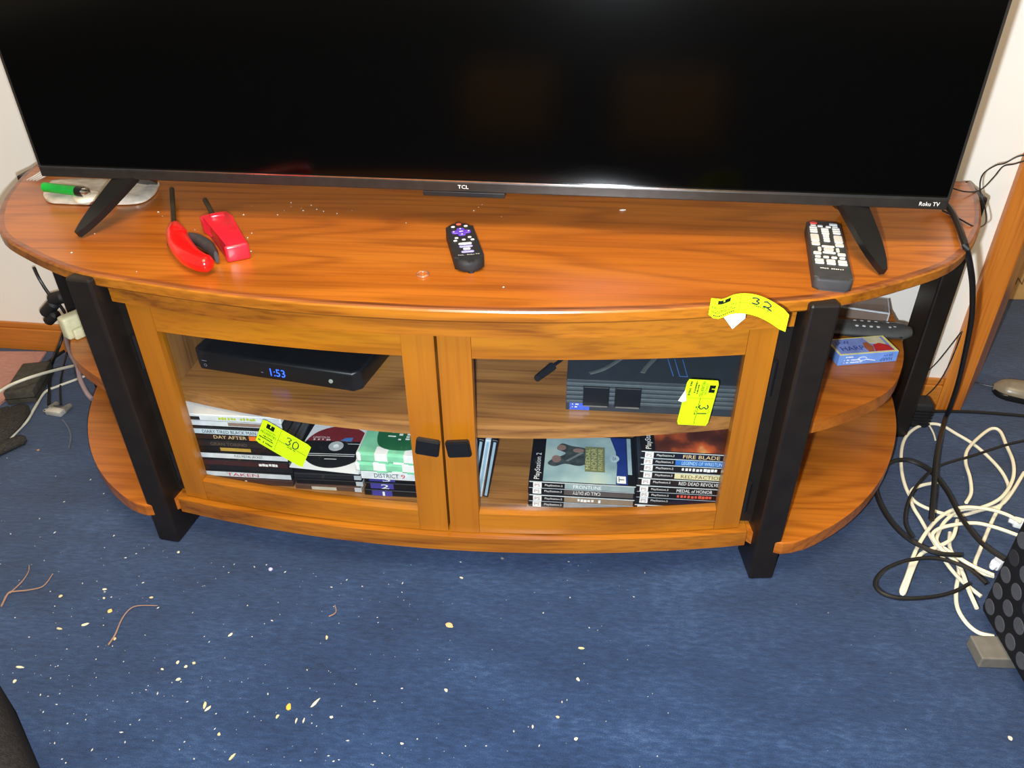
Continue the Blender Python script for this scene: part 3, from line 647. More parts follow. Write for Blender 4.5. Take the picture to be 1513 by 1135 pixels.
for i in range(2):
    lb = ('mint green striped book lying on the DISTRICT 9 case', 'mint green striped book with dark green oval title on top of the pile')[i]
    r_ = thing('striped_book', lb, 'book', (-.166+.004*i-.004, .016+.002*i, zc), (0, 0, R(-1.5*i)), 'mint green books')
    obj('cover', bx(0, .150, 0, .175, 0, .0195, .004, 2), M_MINT, r_)
    obj('spine_cap', bx(-.0008, .010, -.0008, .176, .0006, .0192, .004, 2), M_WHITE, r_)
    for k in range(2): obj('stripe', bx(.032+.050*k, .054+.050*k, -.0007, .02, .0045, .0201, .0005, 1), M_WHITE, r_)
    for k in range(4): obj('page_band', bx(.038+.026*k, .056+.026*k, -.0012, .01, .0008, .004), (M_MINT, M_WHITE)[k % 2], r_)
    if i == 1:
        obj('oval_label', prism([(.068+.044*math.copysign(abs(math.cos(2*math.pi*k/40))**.6, math.cos(2*math.pi*k/40)), .085+.072*math.copysign(abs(math.sin(2*math.pi*k/40))**.6, math.sin(2*math.pi*k/40))) for k in range(40)], .0193, .0203), M_DKG, r_)
        F = frame((.05, .030, .0203), (0, 1, 0), (-1, 0, 0)); tb = text_bm('10', F, .018, .044, -.008, .006)
        tb = smudge(F, .010, .055, -.020, -.012, bm=tb); tb = smudge(F, .012, .070, -.034, -.026, bm=tb); obj('lettering', tb, M_WHITE, r_)
        obj('dotted_patch', prism(rrect(.020, .03, .006, 3, .128, .05), .0193, .0203), C_('blue_patch', (50, 74, 150)), r_)
    zc += .0203
# upright cases right of the seam
for k in range(3):
    t = thing('leaning_case', ('thin black case leaning nearest the door seam', 'pale blue case leaning between two black cases', 'thin black case leaning on the pale blue case')[k], 'dvd case', (.022+.0115*k, .035, .1022), (0, R(9), 0), 'leaning cases by the seam')
    obj('shell', bx(0, .0095, 0, .12, 0, .128, .0008, 1), M_BLK if k != 1 else C_('paleblue_spine', (200, 216, 226)), t)
    obj('spine_sleeve', bx(.0025, .007, -.0005, .001, .004, .124), C_('grey_blue_sleeve', (150, 178, 196)), t)
# PlayStation 2 game cases
GL, GRR = 'game cases in the pile beside the bare shelf', 'game cases in the tall pile'
zc = .1003; th = .0146
for i, (lb, sp, ti, tc_, ups) in enumerate((('game case with a silvery spine at the bottom of the short pile', C_('silver_spine', (150, 150, 152)), None, None, False), ('game case with a sand coloured lower spine in the short pile', C_('sand_spine', (150, 130, 108)), '~', M_WHITE, True), ('game case titled CALL OF DUTY upside down in the short pile', C_('mud_spine', (92, 84, 82)), 'CALL OF DUTY', M_WHITE, True), ('game case with a misty soldier picture and gold title on top of the short pile', C_('mist_spine', (150, 168, 170)), 'FRONTLINE', M_WHITE, False))):
    c = case('game_case', lb, .1255+.0008*(i % 2), .019-.002*(i % 2), zc, .180, .132, th, M_BLK, sp, ti, tc_, group=GL, cat='game case', ps=True, t0=.42, t1=.68, upside=ups)
    if i == 3:
        Z = th
        sky = blend_mat('misty_cover', [(.3, (120, 152, 160)), (.55, (168, 194, 196)), (.8, (206, 214, 190))], 14)
        cv = obj('cover_print', bx(.024, .152, .003, .129, Z-.0004, Z), sky, c)
        obj('dark_figure', prism([(p.x, p.y) for p in catmull([(.036, .060, 0), (.030, .048, 0), (.042, .042, 0), (.060, .050, 0), (.085, .046, 0), (.100, .060, 0), (.098, .092, 0), (.070, .100, 0), (.052, .106, 0), (.044, .090, 0), (.060, .078, 0)], 4, True)], Z, Z+.0002), blend_mat('shadow_figure', [(.3, (40, 52, 56)), (.7, (84, 92, 90))], 60), cv)
        for ex, ey, rx, ry in ((.044, .062, .008, .010), (.052, .094, .008, .008), (.082, .088, .010, .006)): obj('tan_patch', prism([(ex+rx*math.cos(2*math.pi*k/14), ey+ry*math.sin(2*math.pi*k/14)) for k in range(14)], Z+.0002, Z+.0004), C_('dull_tan', (150, 120, 110)), cv)
        obj('pale_strap', prism([(.060, .058), (.064, .056), (.092, .082), (.088, .085)], Z+.0002, Z+.0004), C_('pale_strap', (120, 130, 128)), cv)
        obj('title_panel', bx(.094, .128, .032, .100, Z, Z+.0003), C_('olive_panel', (126, 132, 92)), cv)
        obj('blue_corner', prism([(.152, .003), (.152, .129), (.138, .129), (.147, .090), (.149, .05), (.146, .003)], Z, Z+.0003), C_('royal_blue', (34, 56, 128)), cv)
        obj('round_emblem', prism([(.145+.008*math.cos(2*math.pi*k/20), .070+.009*math.sin(2*math.pi*k/20)) for k in range(20)], Z+.0003, Z+.0006), C_('pale_emblem', (186, 206, 212)), cv)
        obj('emblem_lettering', text_bm('EA', frame((.142, .065, Z+.0006), (1, 0, 0), (0, 1, 0)), 0, .006, 0, .009), C_('royal_blue', (34, 56, 128)), cv)
        obj('blue_margin', bx(.152, .166, .003, .129, Z-.0004, Z+.0001), C_('royal_blue', (34, 56, 128)), c)
        obj('rating_patch', bx(.148, .163, .006, .024, Z+.0001, Z+.0004), M_WHITE, c); obj('rating_lettering', text_bm('T', frame((.161, .008, Z+.0004), (0, 1, 0), (-1, 0, 0)), .001, .013, .001, .010), M_BLK, c)
        F = frame((.094, .034, Z+.0003), (0, 1, 0), (-1, 0, 0))
        tb = text_bm('MEDAL', F, .004, .060, -.0085, -.001); tb = text_bm('HONOR', F, .002, .062, -.020, -.0105, bm=tb); tb = text_bm('FRONTLINE', F, .002, .060, -.030, -.0225, bm=tb)
        obj('title_lettering', tb, C_('gold_letters', (210, 206, 140)), cv)
        obj('platform_lettering', text_bm('PlayStation 2', frame((.0205, .006, Z), (0, 1, 0), (-1, 0, 0)), 0, .070, 0, .012), M_WHITE, c)
        obj('pale_margin', bx(.167, .174, .03, .129, Z-.0004, Z+.0001), C_('pale_edge', (160, 186, 196)), c)
    zc += th+.0003
zc = .1003; th = .0142
rr = [('grey mauve game case at the bottom of the tall pile', C_('mauve_spine', (130, 128, 142)), '~', M_WHITE), ('blank black game case in the tall pile', C_('navy_spine', (26, 28, 44)), None, None),
      ('game case with a slanted red title in the tall pile', C_('blackred_spine', (28, 24, 26)), '~', C_('redorange_print', (226, 92, 66))), ('dark game case titled MEDAL OF HONOR with a lime sticker', C_('black_spine', (30, 26, 24)), 'MEDAL of HONOR', M_WHITE),
      ('black game case titled RED DEAD REVOLVER', C_('black_spine', (30, 26, 24)), 'RED DEAD REVOLVER', M_WHITE), ('cream game case titled RED FACTION', C_('cream_spine', (222, 214, 164)), 'RED-FACTION', C_('brown_letters', (88, 50, 34))),
      ('black game case with white script title in the tall pile', C_('black_spine', (30, 26, 24)), '~', M_WHITE), ('bright blue game case titled LEGENDS OF WRESTLING', C_('blue_spine', (52, 112, 190)), 'LEGENDS OF WRESTLING', C_('paleblue_print', (190, 220, 240))),
      ('game case titled FIRE BLADE with a fiery cover on top of the tall pile', C_('navy_spine', (26, 28, 44)), 'FIRE BLADE', C_('cream_print', (236, 206, 150)))]
for i, (lb, sp, ti, tc_) in enumerate(rr):
    c = case('game_case', lb, .3065+(-.002, .001, .001, -.001, .0012, .003, .003, .0015, .002)[i]-.0005, .024+(.0, .004, .002, 0, .002, .003, .004, .003, .002)[i], zc, .172, .132, th, M_BLK, sp, ti, tc_, group=GRR, cat='game case', ps=True, t0=.40, t1=(.80 if i in (4, 5, 7) else .74), shear=.3 if i in (2, 6) else 0)
    if i == 3: obj('lime_sticker', bx(.137, .165, -.0008, .001, .002, .012), M_TAG, c)
    if i == 8:
        Z = th
        obj('cover_print', bx(.024, .168, .003, .129, Z-.0004, Z), blend_mat('fiery_cover', [(.3, (44, 26, 24)), (.5, (96, 48, 34)), (.64, (200, 92, 46)), (.78, (240, 196, 120))], 16), c)
        obj('title_lettering', smudge(frame((.056, .045, Z), (0, 1, 0), (-1, 0, 0)), 0, .05, 0, .022, n=4), C_('cream_print', (236, 206, 150)), c)
        obj('platform_lettering', text_bm('PlayStation 2', frame((.0205, .006, Z), (0, 1, 0), (-1, 0, 0)), 0, .070, 0, .012), M_WHITE, c)
    zc += th+.0001
# DISTRICT 9 numeral: red part of the title
for o in bpy.data.objects:
    if o.get('label', '').startswith('white film case titled DISTRICT'):
        obj('numeral_lettering', text_bm('9', frame((0, -.0002, 0), (1, 0, 0), (0, 0, 1)), .0705, .0775, .0046, .0139), C_('red_print', (200, 50, 44)), o)
# ------------------------------------------------------------------ boxes on the inner shelf
sb = thing('cable_box', 'slim black cable box with a blue clock display behind the left door', 'cable box', (-.469, .119, .2842), (0, 0, math.atan2(.066-.119, -.159+.469)))
Lb = .3145; dpth = .165
pl = [(.0, .012), (.012, 0), (Lb-.012, 0), (Lb, .012), (Lb+.004, dpth-.01), (Lb-.008, dpth), (.008, dpth), (-.004, dpth-.01)]
b = prism(pl, .004, .043, .006, 3); obj('body', b, plain('box_black', (24, 27, 32), .4), sb, True)
for x in (.03, Lb-.03):
    for y in (.025, dpth-.03): obj('rubber_foot', lathe([(.008, 0), (.008, .005)], 12), M_BLKM, sb, False, (x, y, 0))
F = frame((0, -.0003, 0), (1, 0, 0), (0, 0, 1))
dg = text_bm('1:53', F, .150, .178, .014, .029); obj('clock_digits', dg, plain('blue_led', (30, 60, 255), .4, emit=((40, 90, 255), 3.0)), sb)
tb = text_bm('O', F, .020, .026, .013, .019); tb = quad(lambda u, v: F(u, v, .0004), .0175, .0275, .0245, .0255, 1, 1, tb); tb = quad(lambda u, v: F(u, v, .0004), .132, .136, .018, .019, 1, 1, tb)
obj('front_print', tb, C_('grey_print', (140, 150, 170)), sb)
obj('status_light', lathe([(.0001, .0), (.004, .0), (.0035, .0015), (.0001, .0018)], 14), C_('pale_button', (170, 176, 168)), sb, False, (.263, -.0002, .021), (R(90), 0, 0))
ps = thing('game_console', 'black ridged game console with two slot covers behind the right door', 'game console', (.184, .050, .2842))
M_CON = plain('console_black', (50, 56, 62), .55, .4, bump=.15, bscale=900)
obj('base', bx(.0, .294, .004, .178, .0, .0165, .001), M_CON, ps)
obj('body', bx(.0, .294, .003, .182, .0165, .060, .0015), M_CON, ps)
for k in range(5): obj('front_rib', bx(.0, .294, -.003, .004, .0185+.0084*k, .0238+.0084*k, .0008, 1), M_DGREY if False else plain('rib_black', (76, 84, 88), .5), ps)
for x in (.027, .077): 
    sc_ = obj('slot_cover', bx(x, x+.041, -.0062, .004, .016, .053, .0015), M_BLK, ps); obj('cover_lip', bx(x+.002, x+.039, -.0072, -.003, .0155, .0175), M_GREY, sc_)
st = obj('blue_sticker', bx(.006, .038, .0033, .006, .001, .0150), C_('sticker_blue', (46, 84, 200)), ps)
obj('lettering', smudge(frame((0, .0032, 0), (1, 0, 0), (0, 0, 1)), .010, .021, .0108, .0138), M_WHITE, st)
obj('lettering', smudge(frame((0, .0032, 0), (1, 0, 0), (0, 0, 1)), .010, .021, .0058, .0084), M_WHITE, st)
F = frame((0, 0, .0602), (1, 0, 0), (0, 1, 0)); em = None
for pts in (((.036, .022), (.060, .038), (.09, .075)), ((.120, .03), (.128, .05), (.15, .09))): em = sweep([Vector((x, y, .0602)) for x, y in catmull([(a_, b_, 0) for a_, b_ in pts], 5) for x, y in [(x, y)]] if False else [Vector((p.x, p.y, .0602)) for p in catmull([(a_, b_, 0) for a_, b_ in pts], 5)], .004, .0012, 8, em)
obj('embossed_sweep', em, plain('embossed_black', (92, 98, 98), .35), ps)
def ln_(x0, y0, x1, y1, b=None): return sweep([(x0, y0, .0604), (x1, y1, .0604)], .0008, .0003, 6, b)
lo_ = ln_(.168, .024, .163, .075); lo_ = ln_(.178, .024, .174, .075, lo_); lo_ = ln_(.178, .024, .190, .024, lo_); lo_ = ln_(.190, .024, .187, .075, lo_)
obj('blue_logo', lo_, C_('logo_blue', (70, 120, 190)), ps)
a = pz(793, 556, .296); c = pz(816, 536, .300)
pg = thing('cable_plug', 'small black cable plug lying beside the ridged game console', 'plug', (a.x, a.y, .2842))
obj('plug_body', sweep([Vector((0, 0, .007)), Vector((c.x-a.x, c.y-a.y, .008))], [.006, .0085], [.006, .007], 8), M_BLKM, pg)
obj('lead', sweep(catmull([Vector((c.x-a.x, c.y-a.y, .008)), Vector((c.x-a.x+.03, c.y-a.y+.06, .006)), Vector((c.x-a.x+.02, c.y-a.y+.14, .004))], 6), .003, n=8), M_CORDB, pg)
# ------------------------------------------------------------------ right side shelf
A, B, D = pz(1237, 541, .284), pz(1324, 534, .284), pz(1227, 513, .284)
d = B-A; jw = thing('harp_box', 'light blue cardboard jaw harp box with red and yellow lid on the side shelf', 'box', (A.x, A.y, .2842), (0, 0, math.atan2(d.y, d.x)))
Lj = d.length; dj = .055; hj = .021
obj('carton', bx(0, Lj, 0, dj, 0, hj, .0006, 1), C_('sky_card', (110, 150, 220), .45), jw)
obj('lid_border', bx(.0005, Lj-.0005, .0005, dj-.0005, hj, hj+.0005), C_('yellow_card', (240, 228, 140)), jw)
obj('lid_print', bx(.004, Lj-.006, .004, dj-.004, hj+.0005, hj+.0008), C_('periwinkle', (132, 150, 214)), jw)
obj('brown_print', prism([(Lj*.52, .004), (Lj*.60, .004), (Lj*.66, .02), (Lj*.62, .036), (Lj*.54, .034), (Lj*.50, .02)], hj+.0008, hj+.001), C_('terracotta', (170, 92, 60)), jw)
obj('red_print', prism([(Lj*.62, .004), (Lj*.93, .004), (Lj*.92, .02), (Lj*.80, .030), (Lj*.68, .026)], hj+.001, hj+.0012), C_('red_card', (200, 40, 44)), jw)
obj('cream_print', prism([(Lj*.64, .032), (Lj*.74, .028), (Lj*.90, .026), (Lj*.90, .05), (Lj*.62, .05)], hj+.0009, hj+.0011), C_('cream_card', (216, 206, 168)), jw)
F = frame((0, 0, hj+.0008), (1, 0, 0), (0, 1, 0)); tb = text_bm('JAW', F, .010, .036, .030, .044); tb = text_bm('HARP', F, .012, .054, .012, .026, bm=tb); obj('lid_lettering', tb, C_('navy_print', (40, 62, 140)), jw)
F = frame((Lj, -.0001, hj), (-1, 0, 0), (0, 0, -1)); tb = text_bm('JAW', F, .010, .028, .003, .0085); tb = text_bm('HARP', F, .010, .032, .0110, .0175, bm=tb); obj('side_lettering', tb, C_('navy_print', (40, 62, 140)), jw)
F = frame((0, -.0001, 0), (1, 0, 0), (0, 0, 1)); tb = smudge(F, .012, .026, .015, .018); tb = smudge(F, .010, .040, .009, .012, bm=tb); tb = smudge(F, .010, .045, .004, .007, bm=tb)
tb = sweep([F(.044+.008*math.cos(a_), .0115+.0035*math.sin(a_), .0004) for a_ in [R(20+320*k/16) for k in range(17)]], .0006, n=6, bm=tb); tb = sweep([F(.050, .010, .0004), F(.068, .006, .0004)], .0008, n=6, bm=tb)
obj('side_print', tb, M_WHITE, jw)
A, B = pz(1205, 487, .300), pz(1352, 497, .300); d = B-A
rm = thing('cable_remote', 'long dark grey remote control behind the jaw harp box on the side shelf', 'remote', ((A.x+B.x)/2, (A.y+B.y)/2+.022, .2842), (0, 0, math.atan2(d.y, d.x)))
Lr = d.length
P = [(-Lr/2+Lr*k/12, 0, .0125) for k in range(13)]; ra = [.008]+[.025]*10+[.023, .012]; rb = [.006]+[.0125]*10+[.012, .008]
obj('body', sweep(P, ra, rb, 16), plain('remote_grey', (74, 75, 74), .32), rm, True)
obj('side_strip', bx(-Lr/2+.01, Lr/2-.02, -.0242, -.0225, .011, .0138), M_SILVER, rm)
for k in range(4):
    for j in range(3): obj('button', prism(rrect(.0062, .0048, .002, 3, -.012+.0125*k, -.010+.0095*j), .0215, .0245, .0005, 1), M_LG, rm)
for x, y in ((.046, .008), (.055, .0), (.055, -.006), (.046, -.009)): obj('button', prism(rrect(.005, .004, .0018, 3, x, y), .0215, .0245), M_LG, rm)
obj('arrow_print', prism([(.072, -.004), (.078, .0), (.072, .004)], .0222, .0232), M_GREY, rm)
A = pz(1286, 463, .30); cs = thing('clear_case', 'clear plastic case with silvery edges behind the long remote on the side shelf', 'plastic case', (A.x-.02, A.y+.035, .2842), (0, 0, R(-14)))
M_CLR = plain('smoky_clear', (150, 132, 120), .12, .6, alpha=.55)
obj('shell', bx(-.06, .06, -.03, .03, 0, .022, .001, 1), M_CLR, cs); obj('edge', bx(-.06, .061, -.0315, -.029, .020, .0228), M_GLOSS, cs); obj('edge', bx(.059, .0612, -.03, .03, .002, .0225), M_GLOSS, cs)
# ------------------------------------------------------------------ cords
def cord(name, label, cat, pts, r, m, per=6, n=8, group=None):
    b = sweep(catmull(pts, per), r, n=n); o = obj(name, b, m, None, True); rebase(o); return tag(o, label, cat, group)
def z8(u, v): return (1213+u/2.703, 580+v/2.703)
def floor_path(pix_, z=.006, amp=.0, lift=()):
    out = []
    for i, (u, v) in enumerate(pix_):
        zz = z+amp*(.5+.5*math.sin(i*1.7+len(pix_))); p = pz(*z8(u, v), zz); out.append(p)
    return out
WC = [('cream cord in a wide loop reaching up beside the black power cable', [(811, 320), (730, 440), (640, 470), (540, 492), (430, 465), (360, 420), (325, 330), (322, 230), (345, 170), (400, 132), (470, 128), (540, 165), (620, 215), (700, 290), (740, 350), (745, 400), (690, 500), (635, 630), (615, 690), (640, 720), (690, 735)], .0045),
      ('cream cord running diagonally under the tangle', [(470, 358), (400, 372), (360, 395), (365, 450), (400, 510), (440, 580), (500, 680), (560, 750), (640, 815)], .0125),
      ('cream cord in a narrow tall loop beside the doorway carpet', [(580, 440), (600, 400), (595, 340), (578, 280), (585, 230), (630, 180), (680, 145), (715, 155), (740, 210), (768, 280), (765, 350), (720, 420), (640, 460), (560, 470), (500, 510), (470, 560), (465, 600), (520, 640), (600, 690), (690, 730)], .0205),
      ('cream cord folded back in a tight bend on the bare carpet', [(800, 520), (740, 487), (660, 465), (560, 460), (480, 495), (420, 560), (375, 640), (345, 730), (322, 790), (332, 798), (365, 710), (400, 645), (470, 615), (525, 580), (545, 510)], .0285),
      ('cream cord ending under the dotted black panel', [(785, 570), (700, 540), (620, 522), (540, 527), (470, 545), (445, 575), (480, 625), (550, 690), (590, 790), (622, 862)], .0365),
      ('cream cord curving low along the foot of the dotted panel', [(515, 560), (515, 620), (550, 700), (540, 790), (545, 860), (580, 920), (630, 960), (690, 974)], .0045)]
for lb, p_, z_ in WC: cord('extension_cord', lb, 'cord', floor_path(p_, z_, .0), .0033, M_CORDW, group='tangled cream cords')
cord('power_cable', 'thick black cord in a big loop beside the lower side shelf', 'cord', floor_path([(735, 668), (640, 600), (560, 500), (500, 390), (430, 310), (350, 272), (280, 280), (225, 330), (220, 400), (260, 490), (330, 570), (420, 625), (480, 645), (560, 650)], .045, .0), .0042, M_CORDB)
cord('power_cable', 'black cord in a flat oval loop below the cream tangle', 'cord', floor_path([(660, 765), (600, 712), (520, 676), (430, 662), (330, 675), (250, 710), (215, 760), (240, 800), (310, 822), (420, 820), (520, 800), (590, 765)], .0525, .0), .0032, M_CORDB)
cord('power_cable', 'thin black cord crossing the tangle toward the doorway', 'cord', floor_path([(830, 190), (740, 210), (600, 255), (470, 295), (400, 350), (350, 430), (335, 520), (365, 580)], .060, .0), .0026, M_CORDB)
cord('power_cable', 'black cord lying straight across the carpet at the doorway', 'cord', floor_path([(290, 78), (400, 76), (560, 76), (700, 84), (840, 96)], .005, .0), .0034, M_CORDB)
cord('signal_cable', 'short thin white lead by the rear leg of the stand', 'cord', floor_path([(388, 86), (425, 122), (448, 160), (457, 190)], .004, .0), .0018, M_CORDW)
# plugs in the tangle
for u, v, a_, lb in ((705, 682, 40, 'white plug on the thick black cord at the dotted panel'), (795, 522, -20, 'cream plug on the folded cord at the dotted panel')):
    p = pz(*z8(u, v), .02); pg = thing('mains_plug', lb, 'plug', (p.x, p.y, .012), (0, 0, R(a_)))
    obj('plug_body', bx(-.011, .011, -.008, .008, 0, .016, .003), M_PAPER, pg, True); obj('strain_relief', sweep([(-.018, 0, .008), (-.010, 0, .008)], [.0042, .006], n=10), M_PAPER, pg, True)
# television power cable: out behind the set, over the end of the top, down to the floor
p = [pz(1372, 296, ZT+.02), pz(1394, 299, ZT+.012), pz(1411, 322, ZT+.007), pz(1426, 362, ZT+.0065), py(1434, 396, .205), py(1437, 430, .235), py(1434, 480, .29), py(1417, 560, .40), py(1403, 604, .46)]
p += [pz(*z8(495, 110), .012), pz(*z8(462, 250), .070), pz(*z8(450, 400), .070), pz(*z8(440, 510), .055)]
cord('power_cable', 'thick black power cable draped over the right end of the top to the floor', 'cable', p, .0048, M_CORDB)
# thin antenna wires near the wall on the right
cord('thin_wire', 'thin dark wire looping in the air above the right end of the top', 'wire', [py(1402, 276, .39), py(1425, 283, .40), py(1448, 281, .43), py(1468, 262, .46), py(1482, 246, .475), py(1500, 242, .48), py(1530, 232, .48)], .0013, M_CORDB, n=6)
cord('thin_wire', 'thin dark wire dropping from the right end of the top in a long loop', 'wire', [pz(1392, 311, ZT+.002), pz(1415, 322, ZT+.002), pz(1435, 333, ZT+.002), py(1446, 336, .30), py(1457, 328, .34), py(1455, 305, .38), py(1448, 280, .40), py(1452, 258, .42), py(1470, 245, .44), py(1485, 241, .45), py(1505, 231, .45), py(1530, 228, .45)], .0013, M_CORDB, n=6)
A = pz(1343, 606, 0)
ad = thing('power_adapter', 'ribbed black power adapter on the carpet behind the rear right leg', 'adapter', (A.x-.012, .462, 0), (0, 0, tva))
obj('body', bx(-.03, .03, -.02, .02, 0, .062, .006, 3), M_BLKM, ad, True)
for k in range(5): obj('rib', bx(-.027, .0305, -.0212, -.018, .010+.008*k, .014+.008*k), M_BLK, ad)
cord('thin_wire', 'thin dark wire bent over the white wall above the adapter', 'wire', [py(1349, 566, .47), py(1380, 540, .495), py(1405, 510, .50), py(1420, 491, .50), py(1419, 497, .50), py(1404, 535, .50), py(1385, 568, .485), py(1365, 588, .47)], .0013, M_CORDB, n=6)
# ------------------------------------------------------------------ right edge: dotted panel, mouse, cardboard box
b0 = pz(1447, 893, .03); b1 = pz(1525, 1030, .03); d = b1-b0; Ld = .42
pn = thing('dotted_panel', 'black speaker cabinet with rows of grey dots on its side beside the cord tangle', 'speaker', (b0.x, b0.y, 0), (0, 0, math.atan2(d.y, d.x)))
# local x along the visible side, local y into the cabinet (away from the camera)
obj('cabinet', bx(0, Ld, 0, .22, .022, .42, .012, 3), plain('charcoal_cloth', (24, 25, 29), .8, .2, bump=.3, bscale=900), pn, True)
M_DOT = plain('dot_grey', (74, 76, 82), .8, .2, bump=.4, bscale=700); M_DOT2 = plain('dot_dark_grey', (44, 45, 50), .8, .2)
for r_ in range(9):
    for c_ in range(9):
        x = .022+.033*c_; z = .050+.036*r_
        bmx = lathe([(.0001, 0), (.0128, 0), (.0122, .0006), (.0001, .0008)], 18)
        obj('dot', bmx, M_DOT2 if (r_*3+c_*5) % 7 == 2 else M_DOT, pn, False, (x+(.0 if r_ % 2 == 0 else .0), -.0001, z), (R(90), 0, 0))
obj('foot', bx(.055, .098, -.036, .03, 0.0002, .0225, .002), plain('grey_foot', (108, 104, 96), .7), pn)['label'] = 'grey foot sticking out'
obj('foot', bx(.32, .37, -.038, .03, 0, .022, .002), plain('grey_foot', (108, 104, 96), .7), pn)
A = pz(1500, 590, 0)
ms = thing('computer_mouse', 'grey brown computer mouse lying on the carpet beyond the doorway', 'mouse', (A.x+.012, A.y+.012, 0), (0, 0, R(70)))
P = [(0, -.055+.110*k/10, .012) for k in range(11)]; ra = [.006, .020, .026, .030, .031, .031, .030, .029, .027, .021, .008]
obj('body', sweep(P, ra, [r*.85 for r in ra], 18), plain('mouse_shell', (132, 122, 104), .3), ms, True)
obj('base', prism(rrect(.062, .108, .028, 6), 0.0, .014, .003), M_BLK, ms, True)
obj('lead', sweep(catmull([(0, .05, .012), (.01, .09, .008), (.05, .14, .006), (.14, .16, .005)], 6), .0017, n=6), M_CORDB, ms)
A = pz(1483, 440, 0)
cb = thing('cardboard_box', 'brown cardboard carton with faded letters standing beyond the doorway', 'box', (A.x+.30, A.y, 0), (0, 0, R(2)))
M_CARD = plain('cardboard', (206, 160, 100), .8, .2, var=.06)
obj('carton', bx(-.33, .33, 0, .4, 0, .42, .002), M_CARD, cb); obj('flap', bx(-.33, .33, -.001, .2, .42, .423), M_CARD, cb)
tgt = py(1497, 418, A.y)-Vector((A.x+.30, A.y, 0))
F = frame((tgt.x, -.0006, tgt.z), (1, 0, 0), (0, 0, 1)); tb = text_bm('N3', F, 0, .035, 0, .022); obj('lettering', tb, C_('faded_ink', (120, 96, 60)), cb)
# ------------------------------------------------------------------ left side
pk = [pz(u, v, .004) for u, v in ((72, 517), (52, 545), (20, 580), (-40, 632), (-120, 640), (-200, 560), (-200, 520))]
pts = [(p.x, min(p.y, wall_y(p.x)-.02)) for p in pk]; pts += [(-2.6, pts[-1][1]-.3)][:0]
b = prism(pts, .0005, .006, .001, 1); o = obj('rug', b, M_PINK); rebase(o); tag(o, 'dusty pink rug lying on the blue carpet by the baseboard', 'rug')
ad, _ = oriented('power_brick', 'dusty black power brick on the edge of the pink rug', 'adapter', (56, 540), (28, 584), .0305); ad.location.z = .0062
obj('body', bx(-.032, .032, -.065, .065, 0, .034, .004, 2), plain('dusty_black', (62, 60, 54), .75, .3, var=.3, scale=90), ad, True); obj('seam', bx(-.0323, .0323, -.0653, .0653, .015, .0165), M_BLK, ad); obj('lead', sweep(catmull([(0, .064, .016), (.01, .10, .012), (.03, .15, .01)], 5), .0035, n=8), M_CORDB, ad)
cord('signal_cable', 'pale grey cord arching over the dusty power brick', 'cord', [pz(-30, 600, .02), pz(5, 575, .05), pz(30, 563, .065), pz(60, 553, .06), pz(90, 545, .04), pz(116, 539, .02)], .0036, plain('grey_cord', (206, 204, 188), .45))
cord('signal_cable', 'pale grey cord curving past the grey knit glove', 'cord', [pz(12, 652, .008), pz(25, 638, .006), pz(40, 622, .005), pz(52, 602, .005), pz(66, 580, .005), pz(85, 571, .005), pz(112, 561, .004), pz(125, 556, .004)], .0030, plain('grey_cord', (206, 204, 188), .45))
p = [py(50, 395, .50), py(58, 412, .49), py(72, 434, .485), py(86, 448, .48), py(98, 470, .48), py(92, 498, .47), py(84, 520, .46), pz(77, 538, .02), pz(74, 560, .006), pz(72, 598, .008)]
cord('power_cable', 'black cord hanging down the wall behind the left end of the stand', 'cord', p, .0036, M_CORDB)
cord('power_cable', 'thin black cord beside the hanging cord at the left', 'cord', [pz(104, 512, .05), pz(98, 526, .02), pz(92, 550, .006), pz(89, 575, .005), pz(90, 598, .008)], .0024, M_CORDB)
cord('phone_cable', 'dusty mauve cord looping around the left middle side shelf', 'cord', [py(110, 463, .33), py(99, 478, .30), py(97, 497, .28), py(104, 522, .22), py(114, 541, .17), py(119, 562, .14), py(128, 580, .12), py(136, 590, .11)], .0042, plain('mauve', (128, 108, 110), .6))
A = py(80, 452, .482)
pl_ = thing('adapter_plug', 'bundle of black plugs hanging on a cord in front of the white wall', 'plug', A, (0, R(0), 0))
for (u0, v0, u1, v1, r_) in ((78, 442, 94, 438, .015), (68, 462, 80, 448, .014), (72, 474, 82, 464, .012)):
    q0_, q1_ = py(u0, v0, .482)-A, py(u1, v1, .478)-A; dd = (q1_-q0_).normalized()
    obj('plug_body', sweep([q0_-dd*.006, q0_, q1_, q1_+dd*.006], [r_*.6, r_, r_, r_*.55], n=10), M_BLKM, pl_, True)
A = pz(110, 470, .32)
sp = thing('outlet_tap', 'cream plastic outlet tap standing on the left middle side shelf', 'outlet', tuple(pz(121, 492, .2842)), (0, 0, R(60)))
obj('body', bx(-.03, .03, -.012, .012, 0, .045, .005, 3), plain('old_cream', (214, 208, 168), .5), sp, True); obj('lower_block', bx(-.022, .022, -.022, -.012, 0, .022, .004, 3), plain('old_cream', (214, 208, 168), .5), sp, True)
A = pz(84, 612, .0)
cn = thing('cable_connector', 'grey and white cable connector lying on the blue carpet at the left', 'connector', (A.x, A.y, 0), (0, 0, R(-8)))
obj('metal_shell', bx(-.020, .020, -.010, .010, .001, .013, .002), plain('nickel', (216, 214, 204), .3, .5, metal=.5), cn, True)
for s in (-1, 1): obj('boot', sweep([(s*.016, .006, .009), (s*.018, .026, .009)], [.0085, .006], n=10), M_GREY, cn, True)
obj('bar', bx(-.016, .022, .008, .013, .010, .015, .001), M_DGREY, cn); obj('loop', sweep([(-.026+.006*math.cos(R(k*30)), .0+.005*math.sin(R(k*30)), .006) for k in range(13)], .0015, n=6, caps=False), M_CHROME, cn)
